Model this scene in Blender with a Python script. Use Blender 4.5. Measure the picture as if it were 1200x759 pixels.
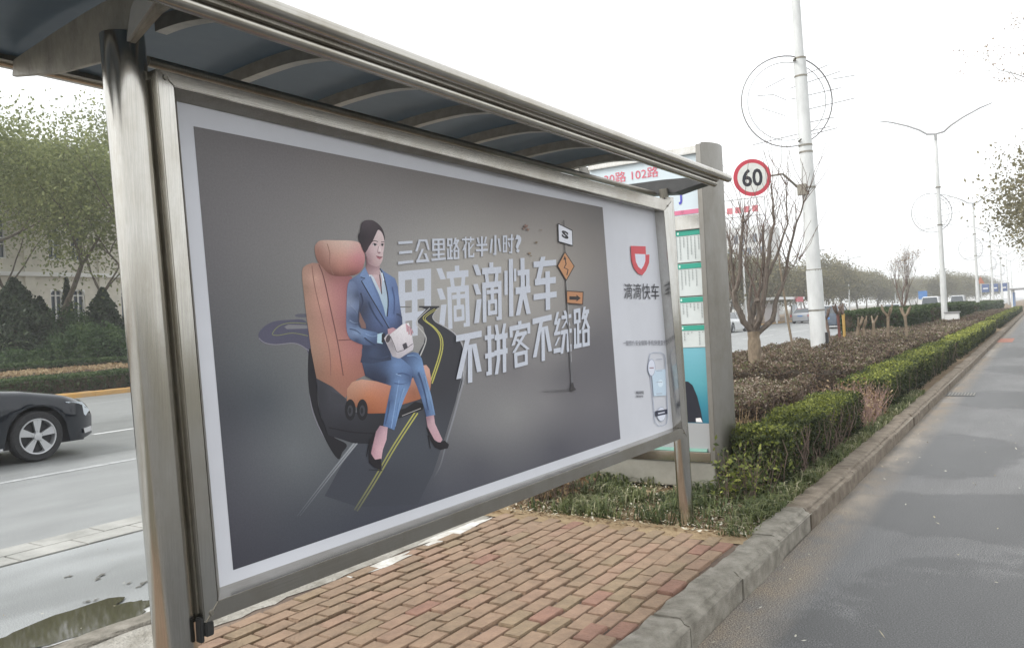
import bpy, bmesh, math, random
import numpy as np
from mathutils import Vector, Matrix
from mathutils.geometry import tessellate_polygon
R_ = random.Random(7); NR = np.random.default_rng(11)
scene = bpy.context.scene; COL = scene.collection
for o in list(bpy.data.objects): bpy.data.objects.remove(o)

# ------------------------------------------------------------------ camera
F, VPX, VPY, HS, CAMZ = 940.0, 1222.0, 346.0, -0.050, 1.58   # focal length (px at 1200 wide), road vanishing point, horizon slope
def _c(u, v): return Vector(((u-600)/F, -(v-379.5)/F, -1.0))
_a = _c(VPX, VPY); _up = _a.cross(_c(VPX-1000, VPY-1000*HS)).normalized()
if _up.y < 0: _up = -_up
_y = _a.normalized(); _x = _y.cross(_up)
RW = Matrix((_x, _y, _up))                       # camera -> world (x to the right of the road, y along it, z up)
CAM = Vector((0, 0, CAMZ))
cd = bpy.data.cameras.new('camera'); cam = bpy.data.objects.new('camera', cd); COL.objects.link(cam)
cam.matrix_world = Matrix.Translation(CAM) @ RW.to_4x4()
cd.sensor_fit = 'HORIZONTAL'; cd.sensor_width = 36; cd.lens = F/1200*36
cd.clip_start = .05; cd.clip_end = 3000
scene.camera = cam
def ray(u, v): return RW @ _c(u, v)
def onx(u, v, X): d = ray(u, v); return CAM + d*(X/d.x)
def ony(u, v, Y): d = ray(u, v); return CAM + d*(Y/d.y)

# ------------------------------------------------------------------ light
SUN_EL, SUN_AZ = 48, 215        # azimuth: degrees, direction the light comes from (behind and left of the view, over the road)
w = bpy.data.worlds.new('World'); scene.world = w; w.use_nodes = True
nt = w.node_tree; nt.nodes.clear()
def N(t, ty, **k):
    n = t.nodes.new(ty)
    for a, b in k.items(): setattr(n, a, b)
    return n
sky = N(nt, 'ShaderNodeTexSky', sky_type='NISHITA', sun_disc=False)
sky.sun_elevation = math.radians(SUN_EL); sky.sun_rotation = math.radians(SUN_AZ); sky.dust_density = 6
hs = N(nt, 'ShaderNodeHueSaturation'); hs.inputs['Saturation'].default_value = .12
bg1 = N(nt, 'ShaderNodeBackground'); bg1.inputs[1].default_value = .05
bg2 = N(nt, 'ShaderNodeBackground'); bg2.inputs[0].default_value = (.96, .985, 1, 1); bg2.inputs[1].default_value = .92
ad = N(nt, 'ShaderNodeAddShader'); wo = N(nt, 'ShaderNodeOutputWorld')
nt.links.new(sky.outputs[0], hs.inputs['Color']); nt.links.new(hs.outputs[0], bg1.inputs[0])
nt.links.new(bg1.outputs[0], ad.inputs[0]); nt.links.new(bg2.outputs[0], ad.inputs[1]); nt.links.new(ad.outputs[0], wo.inputs[0])
sl = bpy.data.lights.new('sun', 'SUN'); sl.energy = 0.9; sl.angle = math.radians(14); sl.color = (1, .96, .9)
so = bpy.data.objects.new('sun', sl); COL.objects.link(so)
_az = math.radians(SUN_AZ); _el = math.radians(SUN_EL)
sd = Vector((math.sin(_az)*math.cos(_el), math.cos(_az)*math.cos(_el), math.sin(_el)))
so.rotation_euler = (-sd).to_track_quat('-Z', 'Y').to_euler(); so.location = sd*50
scene.view_settings.view_transform = 'Standard'; scene.view_settings.look = 'None'
scene.view_settings.exposure = 0.55; scene.view_settings.gamma = 1.0
scene.cycles.volume_bounces = 1; scene.cycles.transparent_max_bounces = 12

# ------------------------------------------------------------------ helpers
def lin(c):
    return tuple((x/255/12.92 if x/255 <= .04045 else ((x/255+.055)/1.055)**2.4) for x in c)
def wloc(o):
    v = Vector((0, 0, 0))
    while o: v += o.location; o = o.parent
    return v
def mesh(name, vs, fs, mat=None, smooth=False):
    m = bpy.data.meshes.new(name); m.from_pydata([tuple(v) for v in vs], [], fs); m.update()
    if mat: m.materials.append(mat)
    if smooth: m.polygons.foreach_set('use_smooth', [True]*len(m.polygons))
    return m
def link(name, m, parent=None, loc=None):
    o = bpy.data.objects.new(name, m); COL.objects.link(o)
    if parent: o.parent = parent
    if loc is not None: o.location = loc
    return o
def tag(o, label=None, cat=None, group=None, kind=None):
    if label: o['label'] = label
    if cat: o['category'] = cat
    if group: o['group'] = group
    if kind: o['kind'] = kind
    return o
def thing(name, label, cat, loc=(0, 0, 0), group=None):
    return tag(link(name, None, None, loc), label, cat, group)
class MB:
    """collects shapes in world (or local) coordinates"""
    def __init__(s): s.v = []; s.f = []; s.sm = False
    def add(s, vs, fs):
        n = len(s.v); s.v += [Vector(v) for v in vs]; s.f += [[i+n for i in f] for f in fs]; return s
    def box(s, lo, hi, M=None):
        x0, y0, z0 = lo; x1, y1, z1 = hi
        vs = [Vector((x, y, z)) for z in (z0, z1) for y in (y0, y1) for x in (x0, x1)]
        if M: vs = [M @ v for v in vs]
        return s.add(vs, [[0,2,3,1],[4,5,7,6],[0,1,5,4],[2,6,7,3],[0,4,6,2],[1,3,7,5]])
    def hexa(s, a, b):          # two quads (each 4 points) joined to a solid
        return s.add(list(a)+list(b), [[3,2,1,0],[4,5,6,7],[0,1,5,4],[1,2,6,5],[2,3,7,6],[3,0,4,7]])
    def tube(s, pts, rad, n=8, cap=True, sq=1.0):
        pts = [Vector(p) for p in pts]
        if not hasattr(rad, '__len__'): rad = [rad]*len(pts)
        rings = []; prev = None
        for i, p in enumerate(pts):
            d = (pts[min(i+1, len(pts)-1)]-pts[max(i-1, 0)])
            if d.length < 1e-9: d = Vector((0, 0, 1))
            d.normalize()
            a = prev - d*prev.dot(d) if prev else (Vector((1, 0, 0)) if abs(d.x) < .8 else Vector((0, 1, 0)))
            if a.length < 1e-6: a = Vector((0, 1, 0))
            if not prev: a = a - d*a.dot(d)
            a.normalize(); b = d.cross(a); prev = a
            rings.append([p+(a*math.cos(t)+b*math.sin(t)*sq)*rad[i] for t in [2*math.pi*k/n for k in range(n)]])
        vs = [v for r in rings for v in r]
        fs = [[i*n+k, i*n+(k+1) % n, (i+1)*n+(k+1) % n, (i+1)*n+k] for i in range(len(pts)-1) for k in range(n)]
        if cap: fs += [list(range(n))[::-1], [(len(pts)-1)*n+k for k in range(n)]]
        return s.add(vs, fs)
    def prism(s, poly, d):      # poly: list of points, d: extrusion vector
        n = len(poly); d = Vector(d); a = [Vector(p) for p in poly]; b = [p+d for p in a]
        tri = tessellate_polygon([a]); base = len(s.v)
        s.v += a+b
        s.f += [[base+i for i in t] for t in tri]+[[base+n+i for i in t[::-1]] for t in tri]
        s.f += [[base+i, base+(i+1) % n, base+n+(i+1) % n, base+n+i] for i in range(n)]
        return s
    def lathe(s, prof, n=24, M=None):   # prof (r,z) about local z
        vs = [Vector((r*math.cos(2*math.pi*k/n), r*math.sin(2*math.pi*k/n), z)) for r, z in prof for k in range(n)]
        if M: vs = [M @ v for v in vs]
        return s.add(vs, [[i*n+k, i*n+(k+1) % n, (i+1)*n+(k+1) % n, (i+1)*n+k] for i in range(len(prof)-1) for k in range(n)])
    def build(s, name, mat, parent=None, smooth=False, bevel=0, fixn=True, loc=None, local=False):
        o0 = wloc(parent) if parent and not local else Vector((0, 0, 0))
        if loc is not None: o0 = o0+Vector(loc)
        bm = bmesh.new(); vs = [bm.verts.new(v-o0) for v in s.v]
        for f in s.f:
            try: bm.faces.new([vs[i] for i in f])
            except ValueError: pass
        if fixn: bmesh.ops.recalc_face_normals(bm, faces=bm.faces)
        if bevel:
            ed = [e for e in bm.edges if len(e.link_faces) == 2 and e.calc_face_angle(0) > .6]
            bmesh.ops.bevel(bm, geom=ed, offset=bevel, segments=2, affect='EDGES', clamp_overlap=True)
        m = bpy.data.meshes.new(name); bm.to_mesh(m); bm.free()
        if mat: m.materials.append(mat)
        if smooth:
            m.polygons.foreach_set('use_smooth', [True]*len(m.polygons))
            m.set_sharp_from_angle(angle=.7)
        return link(name, m, parent, loc)

# ------------------------------------------------------------------ materials
def pmat(name, col, rough=.7, metal=0, noise=0, scale=8, col2=None, bump=0, bscale=None, spec=.5, stretch=(1, 1, 1), detail=6, coat=0):
    m = bpy.data.materials.new(name); m.use_nodes = True; t = m.node_tree; b = t.nodes['Principled BSDF']
    b.inputs['Roughness'].default_value = rough; b.inputs['Metallic'].default_value = metal
    b.inputs['Specular IOR Level'].default_value = spec; b.inputs['Coat Weight'].default_value = coat
    b.inputs['Base Color'].default_value = (*col, 1)
    if noise or col2 or bump:
        g = N(t, 'ShaderNodeNewGeometry'); mp = N(t, 'ShaderNodeMapping'); mp.inputs['Scale'].default_value = stretch
        t.links.new(g.outputs['Position'], mp.inputs[0])
        nz = N(t, 'ShaderNodeTexNoise'); nz.inputs['Scale'].default_value = scale; nz.inputs['Detail'].default_value = detail; nz.inputs['Roughness'].default_value = .65
        t.links.new(mp.outputs[0], nz.inputs['Vector'])
        if noise or col2:
            r = N(t, 'ShaderNodeValToRGB'); r.color_ramp.elements[0].position = .35; r.color_ramp.elements[1].position = .65
            c2 = col2 or tuple(min(1, c*(1+noise)) for c in col); c1 = col if col2 else tuple(c*(1-noise) for c in col)
            r.color_ramp.elements[0].color = (*c1, 1); r.color_ramp.elements[1].color = (*c2, 1)
            t.links.new(nz.outputs['Fac'], r.inputs[0]); t.links.new(r.outputs[0], b.inputs['Base Color'])
        if bump:
            n2 = N(t, 'ShaderNodeTexNoise'); n2.inputs['Scale'].default_value = bscale or scale*6; n2.inputs['Detail'].default_value = 4
            t.links.new(mp.outputs[0], n2.inputs['Vector'])
            bp = N(t, 'ShaderNodeBump'); bp.inputs['Strength'].default_value = bump; bp.inputs['Distance'].default_value = .02
            t.links.new(n2.outputs['Fac'], bp.inputs['Height']); t.links.new(bp.outputs[0], b.inputs['Normal'])
    return m
def noise_node(t, scale, detail=5, stretch=None, rough=.6, w=None):
    g = N(t, 'ShaderNodeNewGeometry'); mp = N(t, 'ShaderNodeMapping')
    if stretch: mp.inputs['Scale'].default_value = stretch
    if w: mp.inputs['Location'].default_value = (w, w*1.7, w*.3)
    t.links.new(g.outputs['Position'], mp.inputs[0])
    n = N(t, 'ShaderNodeTexNoise'); n.inputs['Scale'].default_value = scale; n.inputs['Detail'].default_value = detail; n.inputs['Roughness'].default_value = rough
    t.links.new(mp.outputs[0], n.inputs['Vector']); return n.outputs['Fac']
def ramp(t, fac, stops):
    r = N(t, 'ShaderNodeValToRGB'); e = r.color_ramp.elements
    e[0].position = stops[0][0]; e[0].color = (*stops[0][1], 1); e[1].position = stops[-1][0]; e[1].color = (*stops[-1][1], 1)
    for p, c in stops[1:-1]:
        x = e.new(p); x.color = (*c, 1)
    t.links.new(fac, r.inputs[0]); return r.outputs[0]
def mix(t, fac, a, b, blend='MIX'):
    m = N(t, 'ShaderNodeMix', data_type='RGBA', blend_type=blend)
    for s, v in ((m.inputs[0], fac), (m.inputs[6], a), (m.inputs[7], b)):
        if hasattr(v, 'is_output'): t.links.new(v, s)
        elif isinstance(v, (int, float)): s.default_value = v
        else: s.default_value = (*v, 1)
    return m.outputs[2]
def g3(v): return (v, v, v)
def asphalt(name, base, dark, wetlo, wethi, patch_scale, stretch=(1, 1, 1), r_dry=.75, r_wet=.35, grain=.35, tint=(1, 1, 1), spots=None, edge=None):
    m = bpy.data.materials.new(name); m.use_nodes = True; t = m.node_tree; b = t.nodes['Principled BSDF']
    wet = ramp(t, noise_node(t, patch_scale, 4, stretch, .5, 3.1), [(wetlo, g3(0)), (wethi, g3(1))])
    if spots:            # damp stains where they lie on the ground
        g = N(t, 'ShaderNodeNewGeometry'); wob = noise_node(t, 1.6, 6, None, .7, 5.0)
        for (cx, cy, rx, ry) in spots:
            sb = N(t, 'ShaderNodeVectorMath', operation='SUBTRACT'); t.links.new(g.outputs['Position'], sb.inputs[0]); sb.inputs[1].default_value = (cx, cy, 0)
            ml = N(t, 'ShaderNodeVectorMath', operation='MULTIPLY'); t.links.new(sb.outputs[0], ml.inputs[0]); ml.inputs[1].default_value = (1/rx, 1/ry, 0)
            ln = N(t, 'ShaderNodeVectorMath', operation='LENGTH'); t.links.new(ml.outputs[0], ln.inputs[0])
            m2 = N(t, 'ShaderNodeMath', operation='MULTIPLY_ADD'); t.links.new(wob, m2.inputs[0]); m2.inputs[1].default_value = 1.1; t.links.new(ln.outputs['Value'], m2.inputs[2])
            sp_ = ramp(t, m2.outputs[0], [(0, g3(1)), (.0, g3(1)), (1, g3(0))]); r_ = sp_.node.color_ramp; r_.elements[0].position = .0; r_.elements[1].position = .955; r_.elements[1].color = (1, 1, 1, 1); e3 = r_.elements[-1]; e3.position = 1.0
            # values above 1 are needed: rescale by half first
            hv = N(t, 'ShaderNodeMath', operation='MULTIPLY'); t.links.new(m2.outputs[0], hv.inputs[0]); hv.inputs[1].default_value = .5; t.links.new(hv.outputs[0], sp_.node.inputs[0])
            r_.elements[1].position = .73; e3.position = .80
            wet = mix(t, 1.0, wet, sp_, 'SCREEN')
    fine = ramp(t, noise_node(t, 140, 2), [(.32, g3(1-grain)), (.5, g3(.97)), (.66, g3(1+grain*1.3))])
    mid = ramp(t, noise_node(t, 2.2, 6, (1, .35, 1)), [(.3, g3(.86)), (.7, g3(1.12))])
    c = mix(t, wet, tuple(base*x for x in tint), tuple(dark*x for x in tint)); c = mix(t, 1.0, c, fine, 'MULTIPLY'); c = mix(t, 1.0, c, mid, 'MULTIPLY')
    if edge:
        g = N(t, 'ShaderNodeNewGeometry'); sx = N(t, 'ShaderNodeSeparateXYZ'); t.links.new(g.outputs['Position'], sx.inputs[0])
        mr = N(t, 'ShaderNodeMapRange'); mr.inputs[1].default_value = edge[0]; mr.inputs[2].default_value = edge[1]; mr.inputs[3].default_value = 1; mr.inputs[4].default_value = 0; t.links.new(sx.outputs[0], mr.inputs[0])
        mm = N(t, 'ShaderNodeMath', operation='MULTIPLY'); t.links.new(mr.outputs[0], mm.inputs[0]); t.links.new(ramp(t, noise_node(t, 3.5, 6, (1, .5, 1), .7), [(.3, g3(.1)), (.6, g3(1))]), mm.inputs[1])
        c = mix(t, mm.outputs[0], c, mix(t, 1.0, (.21, .175, .135), fine, 'MULTIPLY'))
    t.links.new(c, b.inputs['Base Color'])
    rr = ramp(t, wet, [(0, g3(r_dry)), (1, g3(r_wet))]); t.links.new(rr, b.inputs['Roughness'])
    bp = N(t, 'ShaderNodeBump'); bp.inputs['Strength'].default_value = .10; bp.inputs['Distance'].default_value = .003
    t.links.new(noise_node(t, 170, 2), bp.inputs['Height']); t.links.new(bp.outputs[0], b.inputs['Normal'])
    return m
def leafmat(name, stops, trans=.35):
    m = bpy.data.materials.new(name); m.use_nodes = True; t = m.node_tree; t.nodes.clear()
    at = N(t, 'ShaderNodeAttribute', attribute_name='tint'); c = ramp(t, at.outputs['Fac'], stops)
    d = N(t, 'ShaderNodeBsdfPrincipled'); d.inputs['Roughness'].default_value = .55; d.inputs['Specular IOR Level'].default_value = .35
    tr = N(t, 'ShaderNodeBsdfTranslucent'); mx = N(t, 'ShaderNodeMixShader'); mx.inputs[0].default_value = trans; o = N(t, 'ShaderNodeOutputMaterial')
    t.links.new(c, d.inputs['Base Color']); t.links.new(c, tr.inputs[0]); t.links.new(d.outputs[0], mx.inputs[1]); t.links.new(tr.outputs[0], mx.inputs[2]); t.links.new(mx.outputs[0], o.inputs[0])
    return m
def steel(name, col, rough, streak=(1, 1, .08), var=.35):
    m = bpy.data.materials.new(name); m.use_nodes = True; t = m.node_tree; b = t.nodes['Principled BSDF']
    s1 = noise_node(t, 420, 3, streak); s2 = noise_node(t, 3, 6, (1, 1, .5), .7, 2.2)
    c = mix(t, 1.0, ramp(t, s1, [(.3, tuple(x*(1-var*.5) for x in col)), (.7, tuple(min(1, x*(1+var*.5)) for x in col))]), ramp(t, s2, [(.32, (.80, .77, .72)), (.6, (1, 1, 1))]), 'MULTIPLY')
    t.links.new(c, b.inputs['Base Color']); b.inputs['Metallic'].default_value = 1.0
    t.links.new(ramp(t, s2, [(.3, g3(rough+.1)), (.7, g3(rough))]), b.inputs['Roughness'])
    bp = N(t, 'ShaderNodeBump'); bp.inputs['Strength'].default_value = .08; bp.inputs['Distance'].default_value = .002
    t.links.new(s1, bp.inputs['Height']); t.links.new(bp.outputs[0], b.inputs['Normal'])
    return m
M = {}
M['steel'] = steel('brushed_steel', (.55, .54, .51), .10, (1, 1, .008), .2)
M['steel_h'] = steel('brushed_steel_rail', (.46, .44, .40), .17, (1, .008, 1), .2)
M['steel_k'] = steel('matt_steel', (.29, .28, .26), .38, (1, 1, .02), .12)
M['steel_dk'] = steel('dull_steel', (.30, .285, .25), .45)
M['path'] = asphalt('path_asphalt', .138, .056, .60, .68, .5, (1, .5, 1), .85, .5, .85, spots=[(.25, 2.2, 1.55, 3.4), (-.05, 6.75, 1.5, .8), (-.95, 9.4, .75, 1.3), (-.4, 14.6, 1.1, 1.3), (.4, 20.5, 1.6, 1.5), (-.8, 27, .9, 2.5)], edge=(-1.3, -1.08))
M['road'] = asphalt('road_asphalt', .235, .19, .5, .62, .22, (1, .25, 1), .5, .38, .5, (.97, 1, .99))
M['apron'] = asphalt('apron_asphalt', .285, .215, .42, .6, .8, (1, .6, 1), .5, .34, .4, (.96, 1, 1))
M['line'] = pmat('road_paint', (.52, .53, .52), .6, noise=.25, scale=14)
M['dull_line'] = pmat('worn_paint', (.36, .37, .37), .6, noise=.25, scale=9)
M['soil'] = pmat('soil', (.11, .075, .045), .95, col2=(.20, .14, .075), scale=5, bump=.8, bscale=40)
M['dirt'] = pmat('sandy_dirt', (.22, .15, .08), .95, col2=(.36, .27, .16), scale=7, bump=.7, bscale=50)
M['kerb'] = pmat('kerb_concrete', (.17, .155, .125), .9, col2=(.33, .305, .26), scale=9, bump=.6, bscale=130)
M['kerb_brown'] = pmat('kerb_weathered', (.135, .108, .08), .92, col2=(.25, .21, .165), scale=8, bump=.6, bscale=120)
M['slab'] = pmat('strip_slab', (.26, .26, .24), .8, col2=(.38, .375, .35), scale=3, bump=.4, bscale=50)
M['mortar'] = pmat('mortar', (.10, .07, .055), .95, col2=(.22, .165, .125), scale=3.5, bump=.6, bscale=60)
M['white_mortar'] = pmat('lime_mortar', (.45, .42, .37), .95, col2=(.72, .71, .68), scale=6, bump=.8, bscale=40)
M['water'] = pmat('puddle_water', (.05, .045, .03), .04, spec=.6)
M['wet'] = pmat('pale_gleam_film', (.5, .5, .49), .18, noise=.3, scale=12, spec=.8)  # pale base colour paints the shine on the wet asphalt
M['white_paint'] = pmat('white_pole_paint', (.62, .63, .62), .45, noise=.12, scale=4, stretch=(1, 1, .3))
M['wall'] = pmat('cream_wall', (.62, .59, .52), .9, noise=.08, scale=2)
M['roofgreen'] = pmat('green_roof', (.24, .28, .25), .7, noise=.2)
M['glassdk'] = pmat('window_glass', (.04, .06, .09), .1, spec=.7)
M['white'] = pmat('white_trim', (.75, .75, .74), .5)
M['bark'] = pmat('bark', (.075, .06, .045), .95, col2=(.15, .125, .095), scale=9, bump=.8, stretch=(1, 1, .3))
M['limb'] = pmat('limb_bark', (.10, .082, .068), .9, col2=(.20, .165, .135), scale=18, bump=.4, stretch=(1, 1, .4))
M['bark_pale'] = pmat('smooth_bark', (.15, .115, .08), .85, col2=(.27, .21, .145), scale=14, bump=.3, stretch=(1, 1, .5))
M['twig'] = pmat('twig', (.14, .10, .08), .9, noise=.3)
M['straw'] = pmat('dried_straw', (.36, .24, .12), .9, col2=(.50, .38, .22), scale=12)
M['black'] = pmat('black_rubber', (.02, .02, .02), .8)
M['red'] = pmat('sign_red', (.50, .035, .06), .4)
M['ink'] = pmat('sign_black', (.02, .02, .022), .5)
M['blue'] = pmat('sign_blue', (.05, .17, .42), .4)
M['yellow_kerb'] = pmat('yellow_kerb_paint', (.50, .27, .06), .7, col2=(.38, .25, .12), scale=2, stretch=(1, .6, 1))
L = {}
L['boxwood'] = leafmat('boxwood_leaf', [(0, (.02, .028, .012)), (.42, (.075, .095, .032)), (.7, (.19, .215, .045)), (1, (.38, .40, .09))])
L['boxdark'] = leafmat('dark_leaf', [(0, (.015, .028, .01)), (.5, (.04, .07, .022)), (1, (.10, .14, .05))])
L['barberry'] = leafmat('barberry_leaf', [(0, (.035, .025, .02)), (.3, (.11, .075, .055)), (.48, (.19, .13, .095)), (.64, (.115, .135, .05)), (.80, (.24, .165, .125)), (1, (.42, .36, .29))])
L['dry'] = leafmat('dry_leaf', [(0, (.10, .055, .03)), (.5, (.26, .17, .09)), (1, (.48, .38, .24))])
L['grass'] = leafmat('grass_blade', [(0, (.045, .06, .025)), (.45, (.10, .13, .05)), (.75, (.22, .24, .10)), (1, (.52, .48, .34))])
L['locust'] = leafmat('locust_leaf', [(0, (.10, .12, .05)), (.5, (.20, .23, .09)), (1, (.36, .38, .17))], .45)
L['willow'] = leafmat('spring_leaf', [(0, (.11, .10, .06)), (.5, (.20, .18, .10)), (1, (.33, .29, .15))], .45)
L['conifer'] = leafmat('conifer_leaf', [(0, (.012, .022, .01)), (.5, (.032, .052, .022)), (1, (.085, .115, .05))], .1)
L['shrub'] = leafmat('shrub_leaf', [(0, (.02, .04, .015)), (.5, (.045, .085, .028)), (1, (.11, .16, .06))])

# ------------------------------------------------------------------ leaves, branches
def leafmesh(name, P, size, tint, mat, parent=None, squash=(1, 1, 1), aspect=.55, up=None, kind=None):
    n = len(P); P = np.asarray(P, float)
    if parent: P = P-np.array(wloc(parent))
    a = NR.normal(size=(n, 3)); a /= np.linalg.norm(a, axis=1, keepdims=True)
    b = NR.normal(size=(n, 3))
    if up is not None: a = a*(1-up)+np.array([0, 0, 1])*up; a /= np.linalg.norm(a, axis=1, keepdims=True)
    b -= a*(a*b).sum(1, keepdims=True); b /= np.linalg.norm(b, axis=1, keepdims=True)
    s = (size*NR.uniform(.6, 1.35, n))[:, None]
    q = np.stack([P-a*s, P+b*s*aspect-a*s*.1, P+a*s, P-b*s*aspect-a*s*.1], 1).reshape(-1, 3)
    m = bpy.data.meshes.new(name); m.vertices.add(4*n); m.vertices.foreach_set('co', q.astype(np.float32).ravel())
    m.loops.add(4*n); m.loops.foreach_set('vertex_index', np.arange(4*n, dtype=np.int32))
    m.polygons.add(n); m.polygons.foreach_set('loop_start', np.arange(0, 4*n, 4, dtype=np.int32))
    m.update(calc_edges=True)
    at = m.attributes.new('tint', 'FLOAT', 'FACE'); at.data.foreach_set('value', np.clip(tint, 0, 1).astype(np.float32))
    m.materials.append(mat)
    o = link(name, m, parent)
    if kind: o['kind'] = kind
    return o
def sn(P, s, seed=0):        # cheap smooth pseudo-noise in -1..1
    x, y, z = P[:, 0]*s+seed, P[:, 1]*s+seed*1.3, P[:, 2]*s+seed*.7
    return (np.sin(x*1.7+np.sin(y*1.3+z))+np.sin(y*2.1+np.sin(z*1.9+x*.8))+np.sin(z*2.3+x*1.1+np.sin(y*.9)))/3
def grow(rng, base, h, spread, trunk_r, levels=4, trunk_frac=.3, kids=3, up=.35, lean=(0, 0), wob=.18):
    segs = []; tips = []
    def rec(p, d, ln, r, lv):
        pts = [p]; n = 4 if lv > 1 else 5
        for i in range(n):
            d = (d+Vector((rng.gauss(0, wob), rng.gauss(0, wob), rng.gauss(0, wob*.5)))*.6).normalized()
            p = p+d*ln/n; pts.append(p)
        rs = [r*(1-.45*i/n) for i in range(n+1)]
        segs.append((pts, rs, lv))
        if lv >= levels: tips.extend(pts[1:]); return
        if lv >= levels-1: tips.extend(pts[2:])
        k = kids + (rng.random() < .5)
        ph = rng.random()*6.28
        for i in range(k):
            a = ph+6.28*i/k+rng.gauss(0, .3)
            side = Vector((math.cos(a), math.sin(a), 0))
            nd = (d*rng.uniform(.6, 1.0)+side*spread*rng.uniform(.6, 1.1)+Vector((0, 0, up*rng.uniform(.3, 1)))).normalized()
            rec(pts[-1] if i else pts[-1], nd, ln*rng.uniform(.55, .8) if lv else h*rng.uniform(.2, .3), rs[-1]*rng.uniform(.55, .75), lv+1)
    rec(Vector(base), Vector((lean[0], lean[1], 1)).normalized(), h*trunk_frac, trunk_r, 0)
    return segs, tips
def tree(name, label, base, h, spread, tr, lmat, nleaf, leafsize, seed, group=None, levels=4, clump=.35, up=.35, trunk_frac=.3, lean=(0, 0), barkm='bark', kids=3, tintb=.5, drop=0, whitebase=False, cat='tree', jit=1.0):
    rng = random.Random(seed); t = thing(name, label, cat, base, group)
    segs, tips = grow(rng, base, h, spread, tr, levels, trunk_frac, kids, up, lean)
    a = MB(); b = MB()
    for pts, rs, lv in segs:
        if lv == 0: a.tube(pts, [r*(1.25 if i == 0 else 1) for i, r in enumerate(rs)], 9)
        else: b.tube(pts, rs, 6 if lv < 3 else 4, cap=False)
    a.build('trunk', M[barkm], t, smooth=True); b.build('branches', M[barkm], t, smooth=True)
    if whitebase: MB().tube([Vector(base), Vector(base)+Vector((0, 0, .55))], tr*1.42, 10).build('lime_wash', M['white'], t)
    if nleaf:
        T = np.array([tuple(p) for p in tips]); idx = NR.integers(0, len(T), nleaf)
        P = T[idx]+NR.normal(size=(nleaf, 3))*clump*np.array([1, 1, .75])*jit
        P[:, 2] -= np.abs(NR.normal(size=nleaf))*drop; P = P[P[:, 2] > base[2]+h*.16]; nleaf = len(P)
        tt = tintb+.3*sn(P, .9, seed)+NR.normal(size=nleaf)*.16
        leafmesh('crown', P, leafsize, tt, L[lmat], t)
    return t
def hedge(name, label, x0, x1, y0, y1, z0, z1, lmat, n, leaf, group=None, skew=0, topt=.25, cat='hedge', seed=1, core=(.05, .04, .025), rag=.04, twigs=0, tintb=.35, dj=.05, hole=-.75, tn=.15):
    """clipped hedge: dark twiggy core, leaves through the outer shell; skew shifts x along y"""
    c = ((x0+x1)/2, (y0+y1)/2, z0); t = thing(name, label, cat, c, group)
    lx, ly, lz = x1-x0, y1-y0, z1-z0
    ny = max(4, min(80, int(ly/.35))); nx = max(3, min(20, int(lx/.3)))
    vs = []; e = min(.13, lx*.2)
    mb = MB()
    ring = []
    for j in range(ny+1):
        y = y0+e+(ly-2*e)*j/ny; sx = skew*(y-y0)
        w_ = .03*math.sin(y*3.1)+.02*math.sin(y*7.7)
        r = [(x0+e+sx, y, z0+.02), (x0+e+sx+w_, y, z1-e)]
        r += [(x0+e+(lx-2*e)*i/nx+sx, y, z1-e+.02*math.sin(i*2.1+y*4)) for i in range(1, nx)]
        r += [(x1-e+sx-w_, y, z1-e), (x1-e+sx, y, z0+.02)]
        ring.append(r)
    k = len(ring[0]); vs = [v for r in ring for v in r]
    fs = [[j*k+i, j*k+i+1, (j+1)*k+i+1, (j+1)*k+i] for j in range(ny) for i in range(k-1)]
    fs += [list(range(k)), [ny*k+i for i in range(k)]]
    mb.add(vs, fs).build('twig_core', M['core'], t)
    A = np.array([lx*ly, ly*lz, ly*lz, lx*lz, lx*lz]); f = NR.choice(5, n, p=A/A.sum())
    u, v = NR.random(n), NR.random(n); d = np.abs(NR.normal(size=n))*dj
    P = np.zeros((n, 3))
    P[:, 0] = np.where(f == 0, x0+lx*u, np.where(f == 1, x0+d, np.where(f == 2, x1-d, x0+lx*u)))
    P[:, 1] = np.where(f <= 2, y0+ly*v if True else 0, np.where(f == 3, y0+d, y1-d))
    P[:, 2] = np.where(f == 0, z1-d, z0+lz*np.where(f <= 2, u, v)**.8)
    P[:, 2] = np.where((f == 1) | (f == 2), z0+lz*(NR.random(n)**.8), P[:, 2])
    bump = sn(P*np.array([1, 1, 1.]), 2.2, seed)*rag+sn(P, 6.5, seed+2)*rag*.5
    sgnx = np.where(f == 1, -1, np.where(f == 2, 1, 0)); sgny = np.where(f == 3, -1, np.where(f == 4, 1, 0))
    P[:, 0] += sgnx*bump; P[:, 1] += sgny*bump; P[:, 2] += (f == 0)*bump
    P += NR.normal(size=(n, 3))*.012
    keep = (sn(P, 5.0, seed+5)+.5*sn(P, 13.0, seed+6)+NR.normal(size=n)*.25 > np.where(f == 0, hole-.5, hole))
    P = P[keep]; f = f[keep]; d = d[keep]; n = len(P)
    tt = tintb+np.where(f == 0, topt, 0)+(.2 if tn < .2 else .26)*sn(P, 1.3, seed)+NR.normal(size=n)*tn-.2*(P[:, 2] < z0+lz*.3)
    P[:, 0] += skew*(P[:, 1]-y0)
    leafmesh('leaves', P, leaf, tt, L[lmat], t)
    if twigs:
        b = MB()
        for i in range(twigs):
            y = R_.uniform(y0, y1); side = R_.choice([x0+.04, x1-.03]) if R_.random() < .8 else R_.uniform(x0, x1)
            x = side+skew*(y-y0)
            p = Vector((x, y, z0)); pts = [p]
            for q in range(4): p = p+Vector((R_.gauss(0, .03), R_.gauss(0, .03), lz*.24)); pts.append(p)
            b.tube(pts, [.0045, .004, .0035, .003, .002], 4, cap=False)
        b.build('stems', M['twig'], t)
    return t
M['core'] = pmat('hedge_core', (.03, .023, .015), 1, col2=(.085, .062, .042), scale=26)

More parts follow.
